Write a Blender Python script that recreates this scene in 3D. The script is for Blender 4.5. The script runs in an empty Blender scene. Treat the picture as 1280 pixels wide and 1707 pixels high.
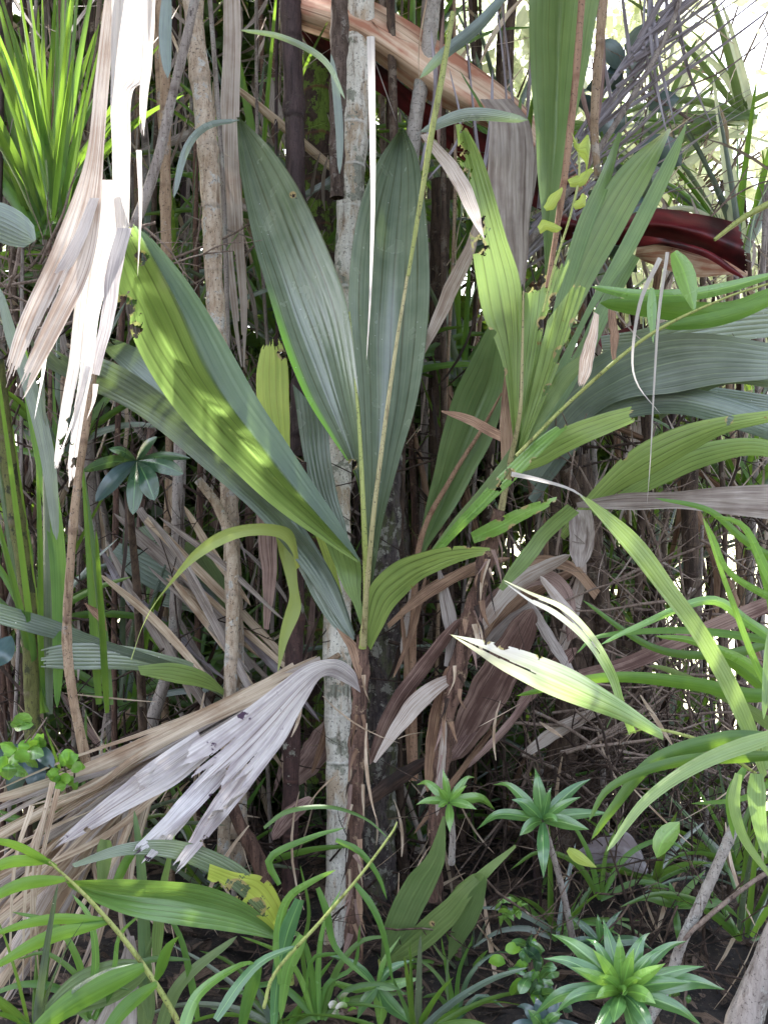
import bpy, math, random
import numpy as np
from mathutils import Vector
R = math.radians
scene = bpy.context.scene
# ---------------- camera, sky, sun, exposure ----------------
H = 1.15
T = math.tan(R(27.5))
cam_d = bpy.data.cameras.new('camera'); cam = bpy.data.objects.new('camera', cam_d)
scene.collection.objects.link(cam); scene.camera = cam
cam.location = (0, 0, H); cam.rotation_euler = (R(90), 0, 0)
cam_d.sensor_fit = 'VERTICAL'; cam_d.sensor_height = 24; cam_d.lens = 12 / T
cam_d.clip_start = .05; cam_d.clip_end = 3000
world = bpy.data.worlds.new('World'); scene.world = world; world.use_nodes = True
wn = world.node_tree; bg = wn.nodes['Background']
sky = wn.nodes.new('ShaderNodeTexSky'); sky.sky_type = 'NISHITA'; sky.sun_disc = False
SUN_EL, SUN_AZ = 60, 330      # azimuth: clockwise from +Y, the direction the light comes from
sky.sun_elevation = R(SUN_EL); sky.sun_rotation = R(SUN_AZ)
sky.air_density = 1.0; sky.dust_density = 4.0; sky.ozone_density = 1.0
hs = wn.nodes.new('ShaderNodeHueSaturation'); hs.inputs['Saturation'].default_value = .68      # thin high cloud: a whiter sky
wt_ = wn.nodes.new('ShaderNodeMix'); wt_.data_type = 'RGBA'; wt_.blend_type = 'MULTIPLY'; wt_.inputs[0].default_value = 1; wt_.inputs[7].default_value = (1.06, 1, .96, 1)
wn.links.new(sky.outputs[0], hs.inputs['Color']); wn.links.new(hs.outputs[0], wt_.inputs[6]); wn.links.new(wt_.outputs[2], bg.inputs[0]); bg.inputs[1].default_value = .15
sun_d = bpy.data.lights.new('sun', 'SUN'); sun_d.energy = 3.2; sun_d.angle = R(1); sun_d.color = (1, .96, .9)
sun = bpy.data.objects.new('sun', sun_d); scene.collection.objects.link(sun); sun.location = (-3, -3, 8)
sd = Vector((math.sin(R(SUN_AZ)) * math.cos(R(SUN_EL)), math.cos(R(SUN_AZ)) * math.cos(R(SUN_EL)), math.sin(R(SUN_EL))))
sun.rotation_euler = sd.to_track_quat('Z', 'Y').to_euler()
vs = scene.view_settings; vs.view_transform = 'Standard'; vs.look = 'None'; vs.exposure = 2.85; vs.gamma = 1
scene.render.resolution_x = 767; scene.render.resolution_y = 1024
scene.cycles.max_bounces = 6; scene.cycles.diffuse_bounces = 3; scene.cycles.glossy_bounces = 2
scene.cycles.transmission_bounces = 4; scene.cycles.transparent_max_bounces = 8
rng = np.random.default_rng(7); random.seed(7)
U = lambda a, b: float(rng.uniform(a, b))
C = scene.collection

# ---------------- geometry helpers ----------------
def P(a):
    """(x, y, metres from the camera) -> world; x, y measured on a 1280 x 1707 view"""
    a = np.asarray(a, float)
    k = T / 853.5 * a[..., 2]
    return np.stack([(a[..., 0] - 640) * k, a[..., 2], H - (a[..., 1] - 853.5) * k], -1)
def rs(pts, n):
    p = np.asarray(pts, float)
    if len(p) == 2:
        t = np.linspace(0, 1, n)[:, None]; return p[0] * (1 - t) + p[1] * t
    q = np.vstack([2 * p[0] - p[1], p, 2 * p[-1] - p[-2]])
    out = []
    for i in range(1, len(q) - 2):
        t = np.linspace(0, 1, 24, endpoint=False)[:, None]
        a, b, c, d = q[i - 1], q[i], q[i + 1], q[i + 2]
        out.append(.5 * (2 * b + (c - a) * t + (2 * a - 5 * b + 4 * c - d) * t ** 2 + (3 * b - a - 3 * c + d) * t ** 3))
    o = np.vstack(out + [p[-1:]])
    s = np.r_[0, np.cumsum(np.linalg.norm(np.diff(o[:, :2], axis=0), axis=1))]
    if s[-1] == 0: s = np.linspace(0, 1, len(o))
    tt = np.linspace(0, s[-1], n)
    return np.stack([np.interp(tt, s, o[:, k]) for k in range(o.shape[1])], 1)
def full(pts, d):
    """fill in depth where a point has only x, y; d = number or (start, end)"""
    d0, d1 = (d, d) if np.isscalar(d) else d
    n = len(pts)
    return [tuple(p) if len(p) == 3 else (p[0], p[1], d0 + (d1 - d0) * i / max(1, n - 1)) for i, p in enumerate(pts)]
def unit(v): return v / (np.linalg.norm(v, axis=-1, keepdims=True) + 1e-9)
def tag(o, label=None, cat=None, group=None, kind=None):
    if label: o['label'] = label
    if cat: o['category'] = cat
    if group: o['group'] = group
    if kind: o['kind'] = kind
    return o
def mk(name, V, F, UV, mat, parent=None, smooth=True, rim=None):
    V = np.asarray(V, float).reshape(-1, 3)
    if parent is not None: org = np.array(parent.get('_o', (0, 0, 0)))
    else: org = V[0].copy()
    me = bpy.data.meshes.new(name)
    F = np.asarray(F, np.int64)
    me.vertices.add(len(V)); me.vertices.foreach_set('co', (V - org).ravel())
    k = F.shape[1]
    me.loops.add(F.size); me.loops.foreach_set('vertex_index', F.ravel())
    me.polygons.add(len(F)); me.polygons.foreach_set('loop_start', np.arange(len(F)) * k)
    me.update(calc_edges=True)
    if UV is not None:
        l = me.uv_layers.new(name='UVMap'); l.data.foreach_set('uv', np.asarray(UV, float).reshape(-1, 2)[F.ravel()].ravel())
    me.materials.append(mat)
    if rim is not None: me.attributes.new('rim', 'FLOAT', 'POINT').data.foreach_set('value', rim.ravel())
    if smooth: me.polygons.foreach_set('use_smooth', np.ones(len(F), bool))
    me.validate()
    o = bpy.data.objects.new(name, me); C.objects.link(o)
    if parent is not None: o.parent = parent
    else: o.location = org
    return o
def thing(name, label, cat, base, group=None, kind=None):
    o = bpy.data.objects.new(name, None); C.objects.link(o); o.empty_display_size = .05
    b = P(base) if len(base) == 3 else np.array(base[1:])
    o.location = b; o['_o'] = [float(x) for x in b]
    return tag(o, label, cat, group, kind)
def grid(n, m):
    i, j = np.meshgrid(np.arange(n - 1), np.arange(m - 1), indexing='ij')
    a = (i * m + j).ravel()
    return np.stack([a, a + 1, a + m + 1, a + m], 1)
def hsh(x): return np.modf(np.abs(np.sin(x * 127.1 + 3.3) * 43758.5453))[0]
def setd(rail, d0, d1, k=.5):
    """give a rail depths that run from d0 to d1, eased"""
    n = len(rail); return [(p[0], p[1], d1 + (d0 - d1) * (1 - i / (n - 1)) ** k) for i, p in enumerate(rail)]
def loft(name, rails, mat, parent=None, d=2.4, belly=0, pleat=0, npl=8, bites=(), rag=0, rag0=0, ns=14, slits=(), smooth=False, wob=1.5, res=1.0):
    """a leaf blade spanned between two or more rails that run base/tip to tip/base"""
    rl = [full(r, d) for r in rails]
    L = max(np.linalg.norm(np.diff(np.array(r)[:, :2], axis=0), axis=1).sum() for r in rl)
    if bites or rag: res = max(res, 2.1)
    n = int(min(420, max(14, L / 4.5 * res)))
    A = np.stack([rs(r, n) for r in rl], 1)              # n,k,3
    wd = np.linalg.norm(np.diff(A[:, :, :2], axis=1), axis=2).sum(1).max()
    m = int(min(110, max(7, wd / 3.5 * res)))
    k = A.shape[1]; u = np.linspace(0, 1, m) * (k - 1)
    if smooth and k > 2:
        Q = np.concatenate([2 * A[:, :1] - A[:, 1:2], A, 2 * A[:, -1:] - A[:, -2:-1]], 1)
        i = np.minimum(u.astype(int), k - 2); t = (u - i)[None, :, None]
        a, b, c, e = Q[:, i], Q[:, i + 1], Q[:, i + 2], Q[:, i + 3]
        G = .5 * (2 * b + (c - a) * t + (2 * a - 5 * b + 4 * c - e) * t ** 2 + (3 * b - a - 3 * c + e) * t ** 3)
    else:
        i = np.minimum(u.astype(int), k - 2); t = (u - i)[None, :, None]
        G = A[:, i] * (1 - t) + A[:, i + 1] * t
    # slight irregular edges
    s = np.linspace(0, 1, n)[:, None]; ph = U(0, 9)
    G[:, :, 0] += wob * (np.sin(s * 8 + ph) + .3 * np.sin(s * 27 + ph * 2)) * np.sin(np.pi * s)
    W = P(G)
    un = np.linspace(0, 1, m)[None, :]
    du = np.gradient(W, axis=1); dv = np.gradient(W, axis=0)
    N = unit(np.cross(du, dv)); N[np.isnan(N)] = 0
    env = np.clip(np.sin(np.pi * s), .12, 1)
    wdt = np.linalg.norm(W[:, -1] - W[:, 0], axis=1)[:, None]
    off = belly * np.sin(np.pi * un) * wdt
    tri = np.abs(((un * npl) % 1) * 2 - 1) - .5
    off = off + pleat * tri * wdt / npl * (.7 + .5 * np.sin(np.floor(un * npl) * 2.3 + ph + s * 3))
    off = off + .012 * wdt * np.sin(s * 17 + un * 5 + ph)
    W = W + N * off[..., None]
    F = grid(n, m)
    fi, fj = np.divmod(np.arange((n - 1) * (m - 1)), m - 1)
    fu, fv = (fj + .5) / (m - 1), (fi + .5) / (n - 1)
    keep = np.ones(len(F), bool)
    if rag:
        q = fu * ns + .35 * np.sin(fu * ns * 1.9 + ph)
        keep &= fv < 1 - rag * (.62 * hsh(np.floor(q) + ph) + .38 * np.abs(2 * (q % 1) - 1)) - .015 * hsh(fj + ph)
    if rag0: keep &= fv > rag0 * hsh(np.floor(fu * ns) + ph + 5) + .02 * hsh(fj + ph)
    for (u0, v0, w0) in slits:
        keep &= ~((fv > v0) & (np.abs(fu - u0 - .01 * np.sin(fv * 20)) < w0 * (fv - v0) / (1 - v0) + .3 / m))
    gx, gy = G[:, :, 0][:-1, :-1].ravel(), G[:, :, 1][:-1, :-1].ravel()
    rim = np.zeros(G.shape[:2])
    for (bx, by, br) in bites:
        rim = np.maximum(rim, np.clip(1 - (np.hypot(G[:, :, 0] - bx, G[:, :, 1] - by) - br * 1.2) / 3.5, 0, 1))
    for (bx, by, br) in bites:
        an = np.arctan2(gy - by, gx - bx)
        br = br * 1.15; keep &= np.hypot(gx - bx, gy - by) > br * (1 + .3 * np.sin(gx * .31 + gy * .17 + bx) + .25 * np.sin(gx * .13 - gy * .41 + by) + .16 * np.sin(gx * .83 + gy * .57) + .1 * np.sin(gx * 1.3 - gy * 1.1))
    F = F[keep]
    UV = np.stack([np.broadcast_to(un, (n, m)), np.broadcast_to(s, (n, m))], -1)
    return mk(name, W, F, UV, mat, parent, rim=rim)
PROF = {
    'strap': lambda v: np.minimum(1, .55 + 2.2 * v) * np.clip(1 - v, 0, 1) ** .42,
    'lance': lambda v: np.clip(np.sin(np.pi * np.clip(v * .93 + .07, 0, 1) ** .8), .02, 1),
    'oval': lambda v: np.clip(np.sin(np.pi * v), 0, 1) ** .62 + .03,
    'band': lambda v: 1 - .0 * v,
    'spear': lambda v: np.clip(1 - v, 0, 1) ** .7 + .02,
    'two': lambda v: np.clip(np.sin(np.pi * v), 0, 1) ** .45 + .05,
}
def blade(name, pts, w, mat, parent=None, d=2.4, prof='strap', tilt=0., fold=.25, m=5, n=None, twist=0, rag=0, wob=0):
    p = full(pts, d)
    if n is None:
        L = np.linalg.norm(np.diff(np.array(p)[:, :2], axis=0), axis=1).sum(); n = int(min(70, max(7, L / 13)))
    c = rs(p, n); W = P(c); k = T / 853.5 * c[:, 2]
    Tn = unit(np.gradient(W, axis=0)); Vw = unit(W - np.array([0, 0, H]))
    S = unit(np.cross(Tn, Vw)); N = np.cross(S, Tn)
    v = np.linspace(0, 1, n)
    a = (tilt + twist * v)[:, None] if True else 0
    S2 = np.cos(a) * S + np.sin(a) * N; N2 = -np.sin(a) * S + np.cos(a) * N
    hw = (.5 * w * k * PROF[prof](v))[:, None, None]
    if wob: hw = hw * (1 + wob * np.sin(v * 31 + U(0, 6)))[:, None, None]
    u = np.linspace(-1, 1, m)[None, :, None]
    G = W[:, None] + S2[:, None] * u * hw + N2[:, None] * (fold * np.abs(u) * hw)
    F = grid(n, m)
    if rag:
        fi, fj = np.divmod(np.arange(len(F)), m - 1); ph = U(0, 9)
        F = F[(fi + .5) / (n - 1) < 1 - rag * hsh(fj + ph)]
    UV = np.stack([np.broadcast_to((u[..., 0] + 1) / 2, (n, m)), np.broadcast_to(v[:, None], (n, m))], -1)
    return mk(name, G, F, UV, mat, parent)
def tubegeo(p, r, sides=10, n=None, rough=0., rings=0):
    """p: list of (x,y,d); r: pixel half-widths"""
    L = np.linalg.norm(np.diff(np.array(p)[:, :2], axis=0), axis=1).sum()
    if n is None: n = int(min(160, max(6, L / (4 if rings or rough else 14))))
    c = rs([tuple(a) + (b,) for a, b in zip(p, np.interp(np.linspace(0, 1, len(p)), np.linspace(0, 1, len(np.atleast_1d(r))), np.atleast_1d(r)))], n)
    W = P(c[:, :3]); rad = c[:, 3] * T / 853.5 * c[:, 2]
    Tn = unit(np.gradient(W, axis=0)); ref = np.array([0, 1.0, .01])
    A = unit(np.cross(Tn, ref)); B = np.cross(Tn, A)
    a = np.linspace(0, 2 * np.pi, sides, endpoint=False)
    ln = np.r_[0, np.cumsum(np.linalg.norm(np.diff(W, axis=0), axis=1))]
    rr = rad[:, None] * np.ones((1, sides))
    ph = U(0, 9)
    if rough: rr = rr * (1 + rough * (np.sin(ln[:, None] * 37 + a * 2 + ph) * .5 + np.sin(ln[:, None] * 83 - a * 3 + ph) * .3 + .4 * (hsh(np.arange(n)[:, None] * 3.1 + np.arange(sides)[None] * 7.7) - .5)))
    if rings:
        f = (ln * rings) % 1
        rr = rr * (1 + .13 * np.exp(-((f - .5) / .09) ** 2))[:, None]
    G = W[:, None] + A[:, None] * (np.cos(a)[None, :, None] * rr[..., None]) + B[:, None] * (np.sin(a)[None, :, None] * rr[..., None])
    G = np.concatenate([G, G[:, :1]], 1)
    UV = np.stack(np.broadcast_arrays(np.linspace(0, 1, sides + 1)[None, :], ln[:, None]), -1)
    return G.reshape(-1, 3), grid(n, sides + 1), UV.reshape(-1, 2)
def tube(name, pts, r, mat, parent=None, d=2.4, **k):
    V, F, UV = tubegeo(full(pts, d), r, **k)
    return mk(name, V, F, UV, mat, parent)
def merge(lst):
    V, F, UV, o = [], [], [], 0
    for v, f, uv in lst:
        V.append(v); F.append(f + o); UV.append(uv); o += len(v)
    return np.vstack(V), np.vstack(F), np.vstack(UV)

# ---------------- materials ----------------
class NT:
    def __init__(s, name):
        s.m = bpy.data.materials.new(name); s.m.use_nodes = True; s.t = s.m.node_tree; s.t.nodes.clear()
    def n(s, typ, ins=(), **kw):
        nd = s.t.nodes.new(typ)
        for k, v in kw.items(): setattr(nd, k, v)
        for k, v in dict(ins).items():
            if isinstance(v, bpy.types.NodeSocket): s.t.links.new(v, nd.inputs[k])
            else: nd.inputs[k].default_value = v
        return nd
    def math(s, op, a, b=0., c=None, clamp=False):
        i = {0: a, 1: b}
        if c is not None: i[2] = c
        return s.n('ShaderNodeMath', i, operation=op, use_clamp=clamp).outputs[0]
    def mix(s, f, a, b, mode='MIX'):
        nd = s.n('ShaderNodeMix', {0: f}, data_type='RGBA', blend_type=mode)
        for k, v in ((6, a), (7, b)):
            if isinstance(v, bpy.types.NodeSocket): s.t.links.new(v, nd.inputs[k])
            else: nd.inputs[k].default_value = (*v, 1) if len(v) == 3 else v
        return nd.outputs[2]
    def ramp(s, f, a, b):
        return s.n('ShaderNodeMapRange', {0: f, 1: a, 2: b}).outputs[0]
    def noise(s, vec, sc, det=3, rough=.55):
        return s.n('ShaderNodeTexNoise', {'Vector': vec, 'Scale': sc, 'Detail': det, 'Roughness': rough}).outputs[0]
    def vec(s, x, y, z=0.): return s.n('ShaderNodeCombineXYZ', {0: x, 1: y, 2: z}).outputs[0]
def leafmat(name, c1, c2, tr=(.25, .4, .03), trf=.25, rough=.38, veins=0, vein=.45, spots=0., spotc=(.12, .05, .015), fold=None, edge=None, specks=0., tipc=None, spec=.5, midrib=None, fibre=40, bump=.25):
    t = NT(name); uv = t.n('ShaderNodeUVMap').outputs[0]; sp = t.n('ShaderNodeSeparateXYZ', {0: uv})
    u, v = sp.outputs[0], sp.outputs[1]
    rnd = t.n('ShaderNodeObjectInfo').outputs['Random']; ob = t.n('ShaderNodeTexCoord').outputs['Object']
    r9 = t.math('MULTIPLY', rnd, 19.)
    st = t.noise(t.vec(t.math('MULTIPLY', u, fibre), t.math('MULTIPLY', v, 2.5), r9), 1., 4)
    bl = t.noise(ob, 14., 3)
    f = t.ramp(t.math('ADD', t.math('MULTIPLY', st, .65), t.math('MULTIPLY', bl, .5)), .42, .74)
    col = t.mix(f, c1, c2)
    col = t.mix(t.ramp(rnd, 0, 1), t.mix(.0, col, col), t.mix(1., col, (1.25, 1.12, .85), 'MULTIPLY'))
    hgt = st
    if veins:
        uw = t.math('ADD', u, t.math('MULTIPLY', t.math('SUBTRACT', t.noise(t.vec(t.math('MULTIPLY', u, 3), t.math('MULTIPLY', v, 1.3), r9), 1.), .5), .07))
        w = t.math('ABSOLUTE', t.math('SINE', t.math('MULTIPLY', uw, veins * math.pi)))
        fw = t.math('ABSOLUTE', t.math('SINE', t.math('MULTIPLY', uw, veins * 4.3 * math.pi)))
        col = t.mix(t.math('MULTIPLY', t.math('SUBTRACT', 1., t.ramp(fw, .0, .7)), .3), col, t.mix(1., col, (.55, .55, .55), 'MULTIPLY'))
        lg = t.noise(t.vec(t.math('MULTIPLY', u, 5), t.math('MULTIPLY', v, 1.5), r9), 1., 3)
        col = t.mix(t.math('MULTIPLY', t.ramp(lg, .45, .7), .5), col, t.mix(1., col, (1.5, 1.45, 1.4), 'MULTIPLY'))
        ln = t.math('SUBTRACT', 1., t.ramp(w, .08, .34))
        # break veins up a little
        ln = t.math('MULTIPLY', ln, t.ramp(t.noise(t.vec(t.math('MULTIPLY', u, 8), t.math('MULTIPLY', v, 6), r9), 1.), .25, .6))
        dark = t.mix(1., col, (vein, vein * .85, vein * .8), 'MULTIPLY') if vein < 1 else (t.mix(1., col, (vein, vein, vein * .8), 'MULTIPLY'))
        col = t.mix(ln, col, dark)
        hgt = t.math('ADD', st, t.math('MULTIPLY', w, 1.2))
    if midrib is not None:
        q = t.math('SUBTRACT', 1., t.ramp(t.math('ABSOLUTE', t.math('SUBTRACT', u, midrib[0])), midrib[1] * .6, midrib[1]))
        col = t.mix(q, col, midrib[2])
    trc = t.mix(1., col, col)
    if fold is not None:           # a second colour beyond a fold at u = fold[0]
        q = t.ramp(u, fold[0] - .01, fold[0] + .01); col = t.mix(q, col, t.mix(f, fold[1], fold[2]))
    if edge is not None:           # (u from, u to, colour, v from, v to)
        q = t.math('MULTIPLY', t.ramp(t.math('ADD', u, t.math('MULTIPLY', t.math('SUBTRACT', st, .5), .06)), edge[1], edge[0]), t.math('MULTIPLY', t.ramp(v, edge[3], edge[3] + .15), t.ramp(v, edge[4], edge[4] - .1)))
        col = t.mix(q, col, edge[2])
    if tipc is not None:           # (v from, v to, colour)
        q = t.ramp(t.math('ADD', v, t.math('MULTIPLY', t.math('SUBTRACT', st, .5), .35)), tipc[0], tipc[1]); col = t.mix(q, col, tipc[2])
    if spots:
        nz = t.noise(ob, 26., 4, .65); q = t.ramp(nz, .74 - spots, .78 - spots)
        col = t.mix(q, col, t.mix(t.noise(ob, 90., 2), spotc, tuple(x * 2.2 for x in spotc)))
    if specks:
        nz = t.n('ShaderNodeTexVoronoi', {'Vector': ob, 'Scale': 60.}).outputs[0]
        q = t.math('MULTIPLY', t.math('SUBTRACT', 1., t.ramp(nz, .05, .09)), t.ramp(t.noise(ob, 22., 2), .55, .6)); col = t.mix(q, col, (.6, .6, .55))
    rm = t.n('ShaderNodeAttribute', attribute_name='rim').outputs['Fac']
    col = t.mix(t.ramp(t.math('ADD', rm, t.math('MULTIPLY', t.math('SUBTRACT', bl, .5), .8)), .35, .8), col, t.mix(t.noise(ob, 80., 2), (.22, .13, .06), (.45, .34, .17)))
    bp = t.n('ShaderNodeBump', {'Strength': bump, 'Distance': .002, 'Height': hgt}).outputs[0]
    rg = t.math('ADD', rough - .08, t.math('MULTIPLY', bl, .22))
    pb = t.n('ShaderNodeBsdfPrincipled', {'Base Color': col, 'Roughness': rg, 'Normal': bp, 'Specular IOR Level': spec})
    tl = t.n('ShaderNodeBsdfTranslucent', {'Color': t.mix(1., t.mix(.55, col, tr), (1.6, 1.6, 1.6), 'MULTIPLY')})
    ms = t.n('ShaderNodeMixShader', {0: trf, 1: pb.outputs[0], 2: tl.outputs[0]})
    t.n('ShaderNodeOutputMaterial', {0: ms.outputs[0]})
    return t.m
def deadmat(name, c1, c2, c3, trf=.12, spots=0., spotc=(.03, .015, .02), rough=.7, fibre=60, spots_sc=30.):
    t = NT(name); uv = t.n('ShaderNodeUVMap').outputs[0]; sp = t.n('ShaderNodeSeparateXYZ', {0: uv})
    u, v = sp.outputs[0], sp.outputs[1]
    rnd = t.n('ShaderNodeObjectInfo').outputs['Random']; ob = t.n('ShaderNodeTexCoord').outputs['Object']
    st = t.noise(t.vec(t.math('MULTIPLY', u, fibre), t.math('MULTIPLY', v, 4), t.math('MULTIPLY', rnd, 31.)), 1., 5, .65)
    st2 = t.noise(t.vec(t.math('MULTIPLY', u, fibre * .25), t.math('MULTIPLY', v, 3), t.math('MULTIPLY', rnd, 17.)), 1., 3)
    bl = t.noise(ob, 9., 4)
    col = t.mix(t.ramp(st, .38, .62), c1, c2)
    col = t.mix(t.ramp(t.math('ADD', t.math('MULTIPLY', st2, .6), t.math('MULTIPLY', bl, .5)), .5, .64), col, c3)
    thin = t.noise(t.vec(t.math('MULTIPLY', u, fibre * .5), t.math('MULTIPLY', v, 1.2), t.math('MULTIPLY', rnd, 11.)), 1., 2)
    col = t.mix(t.math('MULTIPLY', t.ramp(thin, .6, .68), .75), col, t.mix(1., col, (.35, .28, .25), 'MULTIPLY'))
    col = t.mix(rnd, col, t.mix(1., col, (.78, .74, .7), 'MULTIPLY'))
    if spots:
        nz = t.noise(ob, spots_sc, 4, .65); q = t.ramp(nz, .76 - spots, .79 - spots); col = t.mix(q, col, spotc)
    bp = t.n('ShaderNodeBump', {'Strength': .5, 'Distance': .003, 'Height': t.math('ADD', st, st2)}).outputs[0]
    pb = t.n('ShaderNodeBsdfPrincipled', {'Base Color': col, 'Roughness': rough, 'Normal': bp, 'Specular IOR Level': .3})
    tl = t.n('ShaderNodeBsdfTranslucent', {'Color': col})
    ms = t.n('ShaderNodeMixShader', {0: trf, 1: pb.outputs[0], 2: tl.outputs[0]})
    t.n('ShaderNodeOutputMaterial', {0: ms.outputs[0]})
    return t.m
def barkmat(name, c1, c2, c3=None, pf=.5, pscale=18., rings=0., ringc=(.6, .6, .6), rough=.8, stretch=.3, moss=None, bump=.8, c4=None):
    t = NT(name); uv = t.n('ShaderNodeUVMap').outputs[0]; sp = t.n('ShaderNodeSeparateXYZ', {0: uv}); v = sp.outputs[1]
    tc = t.n('ShaderNodeTexCoord').outputs['Object']; ob = t.n('ShaderNodeMapping', {'Vector': tc, 'Scale': (1, 1, stretch)}).outputs[0]
    rnd = t.n('ShaderNodeObjectInfo').outputs['Random']
    a = t.noise(ob, 70., 6, .75); b = t.noise(tc, pscale, 6, .68)
    col = t.mix(t.ramp(a, .38, .6), c1, c2)
    if c4: col = t.mix(t.ramp(t.noise(ob, 22., 5, .7), .5, .6), col, c4)
    if c3: col = t.mix(t.ramp(b, pf, pf + .03), col, t.mix(t.ramp(a, .35, .6), c3, tuple(x * .6 for x in c3)))
    if moss: col = t.mix(t.ramp(t.noise(tc, moss[1], 3), moss[2], moss[2] + .08), col, moss[0])
    sk = t.noise(tc, 150., 4, .75); col = t.mix(t.math('MULTIPLY', t.ramp(sk, .57, .63), .75), col, (.03, .02, .018))
    cr = t.noise(t.n('ShaderNodeMapping', {'Vector': tc, 'Scale': (1, 1, .12)}).outputs[0], 45., 4, .7); col = t.mix(t.math('MULTIPLY', t.ramp(cr, .56, .64), .6), col, t.mix(1., col, (.3, .22, .18), 'MULTIPLY'))
    h = t.math('ADD', a, t.math('MULTIPLY', cr, -.6))
    if rings:
        w = t.math('ABSOLUTE', t.math('SINE', t.math('MULTIPLY', t.math('ADD', v, t.math('MULTIPLY', b, .03)), rings * math.pi)))
        q = t.math('SUBTRACT', 1., t.ramp(w, .03, .16)); q = t.math('MULTIPLY', q, t.ramp(b, .35, .55)); col = t.mix(t.math('MULTIPLY', q, .7), col, ringc); h = t.math('ADD', a, t.math('MULTIPLY', q, .6))
    col = t.mix(rnd, col, t.mix(1., col, (.75, .72, .7), 'MULTIPLY'))
    bp = t.n('ShaderNodeBump', {'Strength': bump, 'Distance': .006, 'Height': h}).outputs[0]
    pb = t.n('ShaderNodeBsdfPrincipled', {'Base Color': col, 'Roughness': rough, 'Normal': bp, 'Specular IOR Level': .25})
    t.n('ShaderNodeOutputMaterial', {0: pb.outputs[0]})
    return t.m
GG = (.075, .14, .085)     # grey green of the palm blades
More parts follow.
